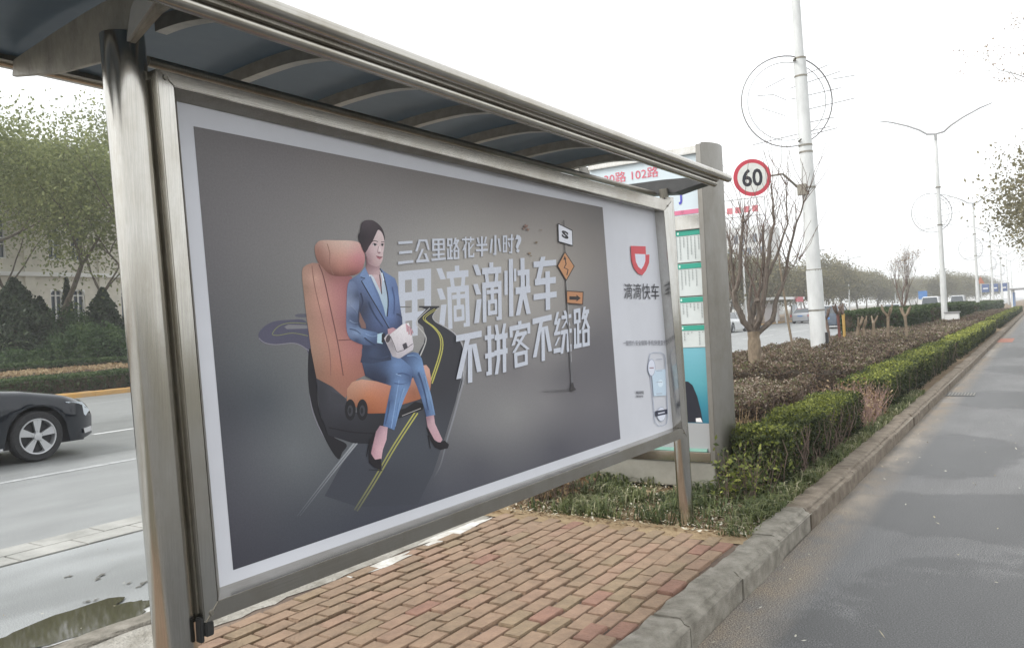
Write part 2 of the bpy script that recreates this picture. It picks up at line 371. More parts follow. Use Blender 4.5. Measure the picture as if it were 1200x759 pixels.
# ------------------------------------------------------------------ the setting
def sheet(name, x0, x1, y0, y1, z, mat, ny=1, label=None, jag=0, kind='structure'):
    vs = []; fs = []
    for j in range(ny+1):
        y = y0+(y1-y0)*j/ny
        vs += [(x0+R_.uniform(-jag, jag), y, z), (x1+R_.uniform(-jag, jag), y, z)]
        if j: n = 2*j; fs.append([n-2, n-1, n+1, n])
    o = link(name, mesh(name, vs, fs, mat)); o['kind'] = kind
    if label: o['label'] = label
    return o
sheet('ground', -900, 900, -300, 1600, -.03, pmat('far_ground', (.12, .11, .08), .95, noise=.3, scale=.3), label='bare ground running out to the horizon')
sheet('road', -23.6, -6.86, -60, 1200, 0, M['road'], label='wide grey asphalt road')
sheet('bus_bay', -6.32, -4.0, -60, 1200, 0, M['apron'], label='pale damp asphalt lane beside the bus stop kerb')
sheet('path', -1.43, 9, -60, 1200, 0, M['path'], label='grey asphalt path with dark damp patches')
# concrete slab strip along the road, slab by slab
strip = sheet('slab_strip', -6.86, -6.32, -60, 1200, -.004, M['mortar'], label='strip of pale concrete slabs set in the road')
sm = None
for j in range(60):
    for i in range(2):
        b = MB().box((-.13, -.24, 0), (.13, .24, .012))
        if sm is None: o = b.build('slab', M['slab'], strip, bevel=.004); sm = o.data
        else: o = link('slab', sm, strip)
        o.location = (-6.725+i*.27, -1+j*.49+(i*.2), -.003+R_.uniform(0, .003)); o.rotation_euler.z = R_.gauss(0, .006)
sheet('slab_strip', -6.86, -6.32, 28.6, 1200, .004, M['slab'], label='far end of the pale slab strip in the road')
# road markings
def mark(x, wdt, y0, y1, mat='line'):
    return sheet('road_marking', x-wdt/2, x+wdt/2, y0, y1, .004, M[mat], ny=8, jag=.004)
mark(-10.2, .13, -60, 400, 'dull_line')['label'] = 'worn solid lane line nearest the bus bay'
for k in range(14): mark(-13.75, .14, -1.5+k*9.0, 4.5+k*9.0)['label'] = 'white lane dash'
for k in range(14): mark(-17.0, .14, 2.0+k*9.0, 8+k*9.0)['label'] = 'white lane dash on the far lane'
mark(-20.8, .14, -60, 400, 'dull_line')['label'] = 'worn edge line near the far kerb'
# planted strip between road and path
sheet('planting_soil', -5.9, -1.6, 4.95, 900, .13, M['soil'], label='brown soil of the planted strip')
sheet('planting_soil', -7.3, -5.9, 26, 900, .126, M['soil'], label='soil of the wider planted strip farther along')
sheet('dirt_edge', -4.0, -1.6, 4.86, 5.12, .142, M['dirt'], ny=4, label='sandy dirt between bricks and weeds')
def kerb_run(label, x0, x1, y0, y1, h, ln, matf, near, chamfer=.02, name='kerb'):
    base = sheet(name, x0, x1, y0, y1, h-.035, M['kerb'], label=label)
    k = 0; y = near
    protos = {}
    while y < y1 and k < 110:
        g = .008; mk = matf(y)
        key = (mk, k % 3)
        if key not in protos:
            b = MB(); l2 = ln-g; wd = x1-x0; c = chamfer; rr = random.Random(k+5)
            prof = [(0, -.15), (wd, -.15), (wd, h-c*2.4), (wd-c*.25, h-c*1.7), (wd-c*1.5, h-c*1.3), (wd-c*1.9, h-c*.5), (wd-c*2.6, h), (.012, h), (0, h-.01)]
            prof = prof[::-1]
            segn = 8; vs = []
            for s_ in range(segn+1):
                yy = l2*s_/segn
                for (px, pz) in prof:
                    j_ = (.002 if px > .1 else .006) if pz > 0 else 0
                    vs.append((px-wd/2+rr.gauss(0, j_), yy, pz+rr.gauss(0, j_*.6)))
            m_ = len(prof)
            fs = [[s_*m_+i, s_*m_+(i+1) % m_, (s_+1)*m_+(i+1) % m_, (s_+1)*m_+i] for s_ in range(segn) for i in range(m_)]
            fs += [list(range(m_)), [segn*m_+i for i in range(m_)][::-1]]
            protos[key] = mesh('kerb_stone', vs, fs, M[mk])
        o = link('kerb_stone', protos[key], base, ((x0+x1)/2+R_.gauss(0, .004), y, R_.gauss(0, .004)))
        o.rotation_euler.z = R_.gauss(0, .004)
        y += ln; k += 1
    return base, y
kb, ye = kerb_run('weathered concrete kerb along the path', -1.62, -1.43, .2, 1200, .15, .78, lambda y: 'kerb' if y < 5.6 else 'kerb_brown', .42)
kb2, _ = kerb_run('pale concrete kerb of the bus stop platform', -4.02, -3.84, -3, 60, .15, .9, lambda y: 'kerb', -1.0)
kb3, _ = kerb_run('kerb of the planted strip on the road side', -7.45, -7.3, 26, 400, .14, 1.5, lambda y: 'kerb', 26)
fk = sheet('median_ground', -60, -23.9, -120, 900, .12, M['soil'], label='soil of the planting across the road')
kb4, _ = kerb_run('yellow painted kerb on the far side of the road', -23.9, -23.6, -5, 500, .15, 1.2, lambda y: 'yellow_kerb', -5, name='far_kerb')

# ------------------------------------------------------------------ brick pavement
BX0, BX1 = -3.50, -1.625
bed = sheet('brick_pavement', -3.84, -1.615, -1.5, 5.0, .134, M['mortar'], label='platform of clay bricks under the billboard')
sheet('mortar_edge', -3.84, -3.50, -1.5, 5.0, .138, pmat('grey_mortar', (.24, .225, .19), .95, col2=(.40, .38, .34), scale=7, bump=.9, bscale=50), ny=60, jag=.02, label='pale cracked mortar strip beside the bricks')
bm_cols = [(.232, .166, .115), (.25, .178, .124), (.218, .158, .11), (.245, .168, .12), (.212, .158, .108), (.225, .132, .098), (.215, .164, .108)]
bm_cols = [(c[0]*1.02, c[1]*.98, c[2]*.95) for c in bm_cols]
bmats = [pmat('clay_brick', c, .88, col2=tuple(x*1.35 for x in c), scale=11, bump=.5, bscale=70) for c in bm_cols]
protoB = []
for k in range(7):
    b = MB().box((-.0435, -.0952, -.03), (.0435, .0952, .03))
    o = b.build('brick', bmats[k], None, bevel=.0035); protoB.append(o.data)
    for v in o.data.vertices: v.co += Vector((R_.gauss(0, .0012), R_.gauss(0, .0012), R_.gauss(0, .0008)))
    bpy.data.objects.remove(o)
allb = []
xi = 0; x = BX1-.055
while x > BX0+.03:
    y = -1.4+(.1 if xi % 2 else 0)+R_.uniform(-.01, .01)
    while y < 4.93-.06*abs(math.sin(xi)):
        allb.append((x, y, xi)); y += .205
    x -= .1005; xi += 1
def dep(p): return -(RW.transposed() @ (Vector(p)-CAM)).z
def inview(p):
    q = RW.transposed() @ (Vector(p)-CAM)
    return q.z < 0 and -60 < 600+F*q.x/-q.z < 1260 and 379.5-F*q.y/-q.z < 840
allb.sort(key=lambda b: (not inview((b[0], b[1], .15)), dep((b[0], b[1], .15))))
rest = MB()
for k, (x, y, xi) in enumerate(allb):
    wave = .010*math.sin(y*3.1+x*2)+.008*math.sin(x*7+y)
    near_kerb = max(0, 1-(BX1-x)/.5)
    ci = R_.choices(range(7), [3, 3, 2, 2.5, 2, .3+1.8*near_kerb, 1.6])[0]
    loc = (x+wave+R_.gauss(0, .0015), y+R_.gauss(0, .003), .122+R_.gauss(0, .0022)+near_kerb*.008*math.sin(y*5)); rz = R_.gauss(0, .012)+.03*math.cos(y*3.1+x*2)*near_kerb
    tx, ty = R_.gauss(0, .008), R_.gauss(0, .005)
    if k < 300:
        o = link('brick', protoB[ci], bed, Vector(loc)-wloc(bed)); o.rotation_euler = (ty, tx, rz)
    else:
        rest.box((-.0455, -.0975, -.03), (.0455, .0975, .03), Matrix.Translation(loc) @ Matrix.Rotation(rz, 4, 'Z') @ Matrix.Rotation(tx, 4, 'Y'))
ro = rest.build('far_bricks', bmats[0], bed, bevel=0); ro['kind'] = 'stuff'
for mm in bmats[1:]: ro.data.materials.append(mm)
nf = len(ro.data.polygons); ro.data.polygons.foreach_set('material_index', np.repeat(NR.choice(7, nf//6+1, p=[.22, .2, .17, .13, .15, .04, .09]), 6)[:nf].astype(np.int32))
# lime splashes on the bricks
def blob(name, cx, cy, z, rx, ry, mat, seed, label, ang=0, n=48, kind='structure', rag=.3):
    rr = random.Random(seed); ph = [rr.random()*6.28 for _ in range(6)]
    vs = [(cx, cy, z)]
    for i in range(n):
        a = 2*math.pi*i/n; r = 1+rag*(math.sin(2*a+ph[0])*.5+math.sin(3*a+ph[1])*.5+math.sin(5*a+ph[2])*.35+math.sin(9*a+ph[3])*.2+math.sin(17*a+ph[4])*.14)
        px, py = rx*r*math.cos(a), ry*r*math.sin(a)
        vs.append((cx+px*math.cos(ang)-py*math.sin(ang), cy+px*math.sin(ang)+py*math.cos(ang), z))
    o = link(name, mesh(name, vs, [[0, i+1, (i+1) % n+1] for i in range(n)], mat)); o['kind'] = kind; o['label'] = label
    return o
blob('lime_stain', -3.44, 4.35, .1545, .055, .42, M['white_mortar'], 3, 'white lime spill along the edge of the bricks', .03)
blob('lime_stain', -3.40, 3.55, .1545, .045, .32, M['white_mortar'], 4, 'thin white lime streak beside the mortar strip', -.02)
blob('puddle', -4.62, 2.28, .009, .20, .62, M['water'], 8, 'dark puddle against the bus stop kerb', .02)
blob('painted_wet_gleam', -4.42, 2.72, .006, .17, .75, M['wet'], 9, 'pale painted gleam on wet asphalt beside the puddle', .05)
blob('painted_wet_gleam', -4.28, 4.6, .006, .08, 1.6, M['wet'], 19, 'long thin painted gleam on wet asphalt along the bus stop kerb', .0)
M['oil'] = pmat('tar_spot', (.10, .095, .08), .5, noise=.4, scale=30)
for i in range(12):
    q = [(-5.1, 3.25), (-4.95, 2.85), (-5.5, 2.7), (-5.3, 4.2)][i % 4]
    blob('tar_spot', q[0]+R_.gauss(0, .10), q[1]+R_.gauss(0, .16), .004+.0004*i, R_.uniform(.006, .022), R_.uniform(.012, .05), M['oil'], 30+i, 'small tar fleck on the bus bay', .3, n=20, rag=.6)

# ------------------------------------------------------------------ billboard shelter (leans a little along the road)
PX = -2.07                                   # plane of the poster sheet
LEAN = -0.040
def at(x, y, z): return Vector((x, y+LEAN*(z-.15), z))      # leaning frame: y measured at platform level
shelter = thing('billboard_shelter', 'stainless steel billboard with ribbed curved canopy and wide printed poster', 'billboard', (PX, 3.2, .15))
def post(y, x=-2.09, top=2.43, r=.056):
    return MB().tube([at(x, y, .10), at(x, y, top)], r, 32).build('post', M['steel'], shelter, smooth=True)
p1 = post(1.365, -2.085, 2.42, .058); p2 = post(5.19, -2.09, 2.36, .052)
# frame: corners measured on the front plane of the frame
FXf, FXb = -2.005, -2.14
oc = [onx(u, v, FXf) for u, v in ((183, 80), (787, 235.5), (805, 511.5), (240, 731))]      # outer TL TR BR BL
ic = [onx(u, v, FXf) for u, v in ((204.5, 102), (778, 247), (799.5, 501.5), (256, 703))]   # inner
pc = [onx(u, v, PX) for u, v in ((207, 119), (780.5, 245), (797.5, 499), (257.5, 688))]    # poster sheet corners
def frame_bar(i, j, nm, mat):
    xb = FXb-FXf; d = Vector((xb, 0, 0))
    q = [oc[i], oc[j], ic[j], ic[i]]
    b = MB().hexa(q, [p+d for p in q])
    return b.build(nm, mat, shelter, bevel=.003)
frame_bar(0, 1, 'frame_top', M['steel_h']); frame_bar(1, 2, 'frame_side', M['steel']); frame_bar(2, 3, 'frame_bottom', M['steel_h']); frame_bar(3, 0, 'frame_side', M['steel'])
# reveal strips between frame front and poster sheet
def reveal(i, j, mat):
    a = ic[i]; b = ic[j]; c = pc[j]; d = pc[i]
    off = Vector((.0015, 0, 0))
    MB().hexa([a+off*0, b, c, d], [a-Vector((.002, 0, 0))+(d-a)*.0+Vector((0, 0, 0)), b-Vector((.002, 0, 0)), c-Vector((.003, 0, 0)), d-Vector((.003, 0, 0))]).build('glazing_bead', mat, shelter)
reveal(0, 1, M['steel_dk']); reveal(1, 2, M['steel']); reveal(2, 3, M['steel_h']); reveal(3, 0, M['steel_dk'])  # darker steel paints the shade under the header
back = MB().hexa([p+Vector((-.012, 0, 0)) for p in oc], [p+Vector((-.10, 0, 0))+Vector((0, 0, 0)) for p in [onx(183, 80, FXf), onx(787, 235.5, FXf), onx(805, 511.5, FXf), onx(240, 731, FXf)]])
bp_ = [Vector((PX-.012, p.y, p.z)) for p in ic]
MB().hexa(bp_, [p+Vector((-.03, 0, 0)) for p in bp_]).build('back_panel', M['steel_dk'], shelter)
# dark gap and hinge between near post and frame
MB().hexa([at(-2.03, 1.405, .80), at(-2.03, 1.44, .80), at(-2.03, 1.44, 2.30), at(-2.03, 1.405, 2.30)], [at(-2.13, 1.405, .80), at(-2.13, 1.44, .80), at(-2.13, 1.44, 2.30), at(-2.13, 1.405, 2.30)]).build('hinge_channel', M['steel_dk'], shelter)
h_ = MB(); h_.box((-2.03, 1.385, .735), (-2.0, 1.41, .775)).box((-2.035, 1.372, .72), (-2.01, 1.385, .79)); h_.build('bracket', M['black'], shelter, bevel=.003)
MB().box((-2.10, 4.98, .80), (-2.04, 5.16, .83)).build('bracket', M['steel_dk'], shelter, bevel=.003)

for k, p in enumerate((oc[0].lerp(ic[0], .5), oc[3].lerp(ic[3], .5), oc[1].lerp(ic[1], .5), oc[2].lerp(ic[2], .5))):
    MB().tube([p+Vector((.0, 0, 0)), p+Vector((.004, 0, 0))], .007, 10).build('rivet', M['steel_dk'], shelter)
# canopy
YN, YF = -.2, 5.28
def canopy_z(x):       # one shallow arch across the stand, crown a little left of the poster
    return 2.522-(.14 if x < -2.15 else .44)*(x+2.15)**2
CV = []; nx = 28
for i in range(nx+1): CV.append(-2.74+1.02*i/nx)
def smoke():
    m = bpy.data.materials.new('smoked_canopy'); m.use_nodes = True; t = m.node_tree; b = t.nodes['Principled BSDF']; o = t.nodes['Material Output']
    g = noise_node(t, 2.5, 6, (1, .5, 1), .7)
    t.links.new(ramp(t, g, [(.3, (.03, .04, .047)), (.5, (.052, .061, .066)), (.72, (.10, .108, .11))]), b.inputs['Base Color']); b.inputs['Roughness'].default_value = .28
    tr = N(t, 'ShaderNodeBsdfTranslucent'); tr.inputs[0].default_value = (.10, .13, .15, 1); tp = N(t, 'ShaderNodeBsdfTransparent'); tp.inputs[0].default_value = (.5, .55, .6, 1)
    mx = N(t, 'ShaderNodeMixShader'); mx.inputs[0].default_value = .4; mx2 = N(t, 'ShaderNodeMixShader'); mx2.inputs[0].default_value = .11
    t.links.new(b.outputs[0], mx.inputs[1]); t.links.new(tr.outputs[0], mx.inputs[2]); t.links.new(mx.outputs[0], mx2.inputs[1]); t.links.new(tp.outputs[0], mx2.inputs[2]); t.links.new(mx2.outputs[0], o.inputs[0])
    return m
M['smoke'] = smoke(); M['rib'] = pmat('rib_steel', (.29, .265, .225), .4, metal=.5, noise=.15, scale=20)
ribY = [.35, .86, 1.45, 1.90, 2.35, 2.84, 3.31, 3.80, 4.30]
vs = []; fs = []; ny = 66
for j in range(ny+1):
    y = YN+(4.33-YN)*j/ny
    for x in CV: vs.append((x, y, canopy_z(x)+.020+.004*math.sin(y*9+x*4)))
for lay in range(1):
    fs += [[j*(nx+1)+i, j*(nx+1)+i+1, (j+1)*(nx+1)+i+1, (j+1)*(nx+1)+i] for j in range(ny) for i in range(nx)]
co = link('canopy_sheet', mesh('canopy_sheet', vs, fs, M['smoke'], True), shelter); co.location = -shelter.location
so_ = co.modifiers.new('s', 'SOLIDIFY'); so_.thickness = .005; so_.offset = 1
for y in ribY:
    for half in ((1,) if y == 1.45 else (0, 1)):
        xs = np.linspace(-2.74, -2.17, 14) if half == 0 else np.linspace(-2.17, -1.72, 14)
        b = MB(); prev = None
        for x in xs:
            z = canopy_z(x); cur = [Vector((x, y-.019, z-.026)), Vector((x, y+.019, z-.026)), Vector((x, y+.019, z+.019)), Vector((x, y-.019, z+.019))]
            if prev: b.hexa(prev, cur)
            prev = cur
        b.build('rib', M['rib'], shelter)
MB().tube([(-1.735, YN, 2.405), (-1.735, 5.06, 2.405)], .021, 16).build('edge_tube', M['steel_h'], shelter, smooth=True)
MB().tube([(-1.695, YN, 2.452), (-1.695, 5.22, 2.452)], .026, 16).build('edge_tube', M['steel_h'], shelter, smooth=True)
MB().box((-1.726, YN, 2.416), (-1.702, 5.05, 2.446)).build('edge_channel', M['steel_dk'], shelter)
MB().tube([(-2.745, YN, 2.496), (-2.745, 5.34, 2.496)], .022, 16).build('edge_tube', M['steel_h'], shelter, smooth=True)
MB().box((-2.725, YN, 2.486), (-2.695, 5.2, 2.512)).build('edge_channel', M['steel_dk'], shelter)
M['arm'] = pmat('arm_steel', (.30, .28, .235), .42, metal=.35, noise=.22, scale=14, stretch=(1, 1, .5), bump=.1)
# gull shaped arms over the two posts
def arm(y, th=.012, mt='steel'):
    prof = [(-2.68, 2.432), (-2.41, 2.385), (-2.18, 2.368), (-2.03, 2.385), (-1.90, 2.435), (-1.74, 2.455), (-1.72, 2.475), (-1.85, 2.50), (-2.0, 2.522), (-2.15, 2.528), (-2.26, 2.522), (-2.45, 2.505), (-2.665, 2.482)]
    MB().prism([(x, y-th/2, z) for x, z in prof], (0, th, 0)).build('cantilever_arm', M[mt], shelter, bevel=.002)
arm(1.27, .016, 'arm')
# far arm: folded plate, dark colour paints its shaded underside
prof = [(-2.70, 2.44), (-2.02, 2.385), (-1.80, 2.43), (-1.80, 2.455), (-1.85, 2.47), (-2.10, 2.485), (-2.50, 2.49), (-2.70, 2.47)]
MB().prism([(x, 5.09, z) for x, z in prof], (0, .14, 0)).build('cantilever_arm', pmat('shade_painted_arm', (.055, .055, .055), .5, noise=.2), shelter, bevel=.003)
MB().tube([at(-2.09, 5.17, 2.33), at(-2.09, 5.16, 2.42)], .03, 12).build('post_collar', M['steel_dk'], shelter, smooth=True)
MB().prism([(-2.035, 1.262, 2.385), (-1.89, 1.262, 2.465), (-1.84, 1.262, 2.50), (-1.95, 1.262, 2.525), (-2.005, 1.262, 2.47)], (0, -.008, 0)).build('gusset', pmat('sky_sheen_steel', (.42, .42, .40), .4, metal=.3, noise=.1), shelter)  # lighter steel colour paints the sky reflected in the gusset
MB().tube([(-2.17, 1.4, 2.40), (-2.17, 5.1, 2.40)], .016, 10).build('spine_tube', M['steel_dk'], shelter, smooth=True)

# ---- the poster: flat print, traced in photo pixels and laid on the sheet by ray / plane intersection
poster = MB().hexa([p+Vector((0, 0, 0)) for p in pc], [p-Vector((.008, 0, 0)) for p in pc]).build('poster', pmat('poster_paper', (.66, .67, .72), .5, noise=.03, scale=3), shelter)
def printmat():
    m = bpy.data.materials.new('poster_print'); m.use_nodes = True; t = m.node_tree; b = t.nodes['Principled BSDF']
    at_ = N(t, 'ShaderNodeAttribute', attribute_name='Col'); fine = ramp(t, noise_node(t, 160, 2), [(.3, g3(.93)), (.7, g3(1.07))])
    t.links.new(mix(t, 1.0, at_.outputs['Color'], fine, 'MULTIPLY'), b.inputs['Base Color']); b.inputs['Roughness'].default_value = .5; b.inputs['Specular IOR Level'].default_value = .35
    return m
M['print'] = printmat()
GAIN = 1.0
def pcol(c):
    q = np.array(lin(c)); lum = q @ np.array([.3, .59, .11]); return (q*.80+lum*.20)*1.22+.006  # greyed and lifted: paints a veil of sky reflected in the glazing
def idw(ctrl, eps=6.0):          # smooth interpolation through the sampled print colours
    P = np.array([c[0] for c in ctrl], float); C = np.array([pcol(c[1]) for c in ctrl]); n = len(P)
    K_ = np.sqrt(((P[:, None]-P[None])**2).sum(-1)+eps**2*0+.01); A = np.zeros((n+1, n+1)); A[:n, :n] = K_-1e-3*np.eye(n); A[:n, n] = 1; A[n, :n] = 1
    W_ = np.linalg.lstsq(A, np.r_[C, np.zeros((1, 3))], rcond=None)[0]; lo = C.min(0)*.85; hi = C.max(0)*1.1
    def f(u, v):
        k = np.sqrt((P[:, 0]-u)**2+(P[:, 1]-v)**2+.01); return np.clip(k @ W_[:n]+W_[n], lo, hi)
    return f
class Print:
    def __init__(s, lay0): s.v = []; s.f = []; s.c = []; s.l = lay0
    def poly(s, pts, col, step=7, smooth=False, dl=1):
        pts = [tuple(p) for p in pts]
        if smooth:
            n = len(pts); out = []
            for i in range(n):
                p0, p1, p2, p3 = (np.array(pts[(i+k-1) % n], float) for k in range(4))
                for t in (0, .25, .5, .75): out.append(tuple(.5*((2*p1)+(-p0+p2)*t+(2*p0-5*p1+4*p2-p3)*t*t+(-p0+3*p1-3*p2+p3)*t**3)))
            pts = out
        V = [Vector((x, y, 0)) for x, y in pts]
        bm = bmesh.new(); vv = [bm.verts.new(v) for v in V]
        for t in tessellate_polygon([V]):
            try: bm.faces.new([vv[i] for i in t])
            except ValueError: pass
        flat = isinstance(col, tuple)
        if not flat:
            xs = [p[0] for p in pts]; ys = [p[1] for p in pts]
            for ax, lo, hi in ((0, min(xs), max(xs)), (1, min(ys), max(ys))):
                k = int((hi-lo)/step)
                for i in range(1, k+1):
                    co_ = [0, 0, 0]; co_[ax] = lo+(hi-lo)*i/(k+1); no = [0, 0, 0]; no[ax] = 1
                    bmesh.ops.bisect_plane(bm, geom=bm.verts[:]+bm.edges[:]+bm.faces[:], plane_co=co_, plane_no=no)
            f = idw(col) if isinstance(col, list) else col
        else:
            cc = pcol(col); f = lambda u, v: cc
        bm.verts.index_update(); n = len(s.v)
        for v in bm.verts: s.v.append((v.co.x, v.co.y, s.l)); s.c.append(f(v.co.x, v.co.y))
        for fc in bm.faces: s.f.append([n+v.index for v in fc.verts])
        bm.free(); s.l += dl; return s
    def line(s, pts, wd, col, col2=None, dl=1, smooth=True):
        P = [np.array(p, float) for p in pts]
        if smooth and len(P) > 2:
            Q = []
            for i in range(len(P)-1):
                p0 = P[max(i-1, 0)]; p1 = P[i]; p2 = P[i+1]; p3 = P[min(i+2, len(P)-1)]
                for t in (0, .25, .5, .75): Q.append(.5*((2*p1)+(-p0+p2)*t+(2*p0-5*p1+4*p2-p3)*t*t+(-p0+3*p1-3*p2+p3)*t**3))
            Q.append(P[-1]); P = Q
        elif len(P) == 2: P = [P[0]+(P[1]-P[0])*k/8 for k in range(9)]
        n = len(s.v); m = len(P); ws = wd if hasattr(wd, '__len__') else (wd, wd)
        a = pcol(col); b_ = pcol(col2) if col2 else a
        for i, p in enumerate(P):
            d = P[min(i+1, m-1)]-P[max(i-1, 0)]; d = d/(np.linalg.norm(d)+1e-9); nn = np.array([-d[1], d[0]]); t = i/(m-1); w_ = ws[0]*(1-t)+ws[1]*t
            for sg in (-.5, .5): q = p+nn*w_*sg; s.v.append((q[0], q[1], s.l)); s.c.append(a*(1-t)+b_*t)
        s.f += [[n+2*i, n+2*i+1, n+2*i+3, n+2*i+2] for i in range(m-1)]; s.l += dl; return s
    def ell(s, cx, cy, rx, ry, col, n=20, rot=0, dl=1):
        return s.poly([(cx+rx*math.cos(a)*math.cos(rot)-ry*math.sin(a)*math.sin(rot), cy+rx*math.cos(a)*math.sin(rot)+ry*math.sin(a)*math.cos(rot)) for a in [6.283*i/n for i in range(n)]], col, dl=dl)
    def text(s, txt, quad, col, off=0.0, bold=None, shear=0, dl=1):
        cu = bpy.data.curves.new('t', 'FONT'); cu.body = txt; cu.offset = off; cu.resolution_u = 3; cu.shear = shear
        o = bpy.data.objects.new('t', cu); COL.objects.link(o); dg = bpy.context.evaluated_depsgraph_get()
        me = bpy.data.meshes.new_from_object(o.evaluated_get(dg)); bpy.data.objects.remove(o); bpy.data.curves.remove(cu)
        X = np.array([tuple(v.co)[:2] for v in me.vertices])
        if len(X) == 0: return s
        lo = X.min(0); hi = X.max(0); T = (X-lo)/(hi-lo+1e-9)
        q = [np.array(p, float) for p in quad]       # TL TR BR BL
        # perspective map of the unit square
        A = []; B = []
        for (a_, b_), p in zip(((0, 1), (1, 1), (1, 0), (0, 0)), q):
            A += [[a_, b_, 1, 0, 0, 0, -p[0]*a_, -p[0]*b_], [0, 0, 0, a_, b_, 1, -p[1]*a_, -p[1]*b_]]; B += [p[0], p[1]]
        h = np.linalg.solve(np.array(A, float), np.array(B)); n = len(s.v); cc = pcol(col)
        for a_, b_ in T:
            d = h[6]*a_+h[7]*b_+1; s.v.append(((h[0]*a_+h[1]*b_+h[2])/d, (h[3]*a_+h[4]*b_+h[5])/d, s.l)); s.c.append(cc)
        s.f += [[n+i for i in p.vertices] for p in me.polygons]; bpy.data.meshes.remove(me); s.l += dl; return s
    def build(s, name, parent, mapper=None, lay=.00003, mat=None):
        mp = mapper or (lambda u, v, l: onx(u, v, PX)+Vector((.0006+l*lay, 0, 0)))
        o0 = wloc(parent); vs = [mp(*p)-o0 for p in s.v]
        m = bpy.data.meshes.new(name); m.from_pydata([tuple(v) for v in vs], [], s.f); m.update()
        ca = m.color_attributes.new('Col', 'FLOAT_COLOR', 'POINT')
        ca.data.foreach_set('color', np.c_[np.array(s.c), np.ones(len(s.c))].astype(np.float32).ravel()); m.materials.append(mat or M['print'])
        return link(name, m, parent)
def cr(ox, oy, sc): return lambda *pts: [(ox+x/sc, oy+y/sc) for x, y in pts]
C1 = cr(400, 250, 10.84); C2 = cr(400, 310, 6.9); C3 = cr(400, 400, 4.746); C4 = cr(340, 270, 4.467); C5 = cr(290, 350, 3.04)
C6 = cr(455, 265, 7.06); C7 = cr(455, 300, 4.898); C8 = cr(400, 350, 3.035); C34 = cr(320, 390, 3.6125); CS = cr(600, 250, 3.45); CL = cr(700, 150, 3.035); CP = cr(700, 230, 2.71)

bgc = [((240, 160), (104, 100, 101)), ((330, 190), (112, 107, 109)), ((400, 200), (120, 114, 113)), ((500, 215), (118, 112, 110)), ((600, 230), (116, 109, 107)), ((700, 255), (103, 97, 95)), ((690, 300), (128, 121, 116)),
       ((640, 310), (158, 151, 143)), ((560, 330), (165, 160, 153)), ((520, 280), (150, 146, 142)), ((470, 250), (132, 127, 126)), ((620, 270), (140, 133, 128)), ((300, 290), (112, 109, 110)), ((250, 300), (100, 97, 100)), ((330, 350), (108, 107, 107)), ((240, 400), (80, 80, 85)), ((290, 420), (88, 91, 95)),
       ((310, 470), (72, 77, 84)), ((270, 480), (66, 68, 76)), ((345, 530), (98, 102, 106)), ((300, 530), (84, 86, 93)), ((280, 600), (70, 70, 80)), ((350, 600), (68, 71, 80)), ((430, 590), (62, 65, 76)), ((290, 650), (60, 60, 70)), ((520, 560), (80, 81, 90)), ((470, 540), (64, 68, 78)), ((560, 540), (82, 82, 90)),
       ((600, 485), (132, 130, 130)), ((560, 500), (118, 117, 119)), ((640, 470), (122, 119, 121)), ((700, 470), (104, 101, 106)), ((660, 440), (96, 93, 98)), ((720, 505), (92, 90, 98)), ((650, 520), (80, 79, 88)), ((640, 400), (140, 136, 134)), ((600, 430), (112, 108, 111)), ((690, 400), (98, 95, 99)), ((700, 350), (118, 113, 113)), ((560, 440), (120, 117, 118)), ((500, 330), (158, 154, 150)), ((470, 370), (150, 147, 144))]
g = Print(0); g.poly([(226.5, 148), (706, 243), (727, 514), (273.2, 667.5)], bgc, step=9); g.build('printed_picture', poster)

g = Print(14)       # winding road behind the seat
roadc = [(p, (52, 52, 60)) for p in C8((300, 80), (400, 180), (380, 250), (340, 330))]+[(p, (66, 70, 80)) for p in C8((250, 450), (300, 520), (180, 560))]+[(p, (58, 61, 72)) for p in C8((100, 620), (200, 640), (40, 720))]
g.poly(C7((175, 289), (290, 289), (250, 345), (268, 378), (330, 412), (372, 430), (402, 462), (432, 530), (436, 600), (424, 735))+C8((410, 350), (365, 500), (325, 620), (270, 730), (60, 740), (-60, 700), (0, 590), (48, 512), (60, 400), (200, 380), (260, 250), (275, 190), (292, 160), (298, 130), (290, 100), (272, 85), (270, 70), (300, 38)), roadc, step=8, smooth=False)
g.poly(C5((38, 130), (52, 105), (90, 82), (150, 75), (205, 78), (222, 130), (240, 230), (222, 210), (205, 175), (165, 157), (100, 162), (52, 155)), (78, 76, 98), smooth=True)
g.poly(C5((130, 100), (145, 92), (212, 94), (214, 106), (140, 108)), (118, 117, 122)); g.ell(*C5((195, 60))[0], 9, 2.2, (86, 85, 100))
g.line(C5((215, 132), (160, 122), (110, 130), (88, 125), (110, 98), (150, 86), (210, 88)), .9, (120, 125, 75)); g.line(C5((40, 140), (60, 156), (100, 163), (165, 158), (205, 176), (222, 205), (222, 350), (250, 450), (320, 568)), 1.0, (128, 124, 136))
g.poly(C34((150, 75), (165, 85), (182, 190), (195, 330), (245, 430), (310, 470), (292, 505), (272, 532), (215, 440), (165, 312), (148, 200)), (27, 25, 32), smooth=True)
g.line(C7((237, 298), (165, 368), (168, 402), (208, 450), (214, 492), (182, 572)), (.8, 1.4), (185, 182, 180)); g.line(C7((285, 297), (254, 345), (272, 376), (332, 410), (390, 455), (432, 540), (428, 735)), (.8, 1.8), (170, 168, 172))
g.line(C7((30, 292), (128, 292)), 1.2, (105, 102, 100)); g.line(C7((175, 291), (292, 291)), 1.8, (50, 48, 52))
g.line(C8((445, 190), (440, 260), (405, 400), (375, 500)), (2.2, 1.8), (150, 150, 156), (125, 127, 134)); g.line(C8((375, 500), (352, 590), (325, 640)), (1.8, 1.5), (125, 127, 134), (72, 74, 84))
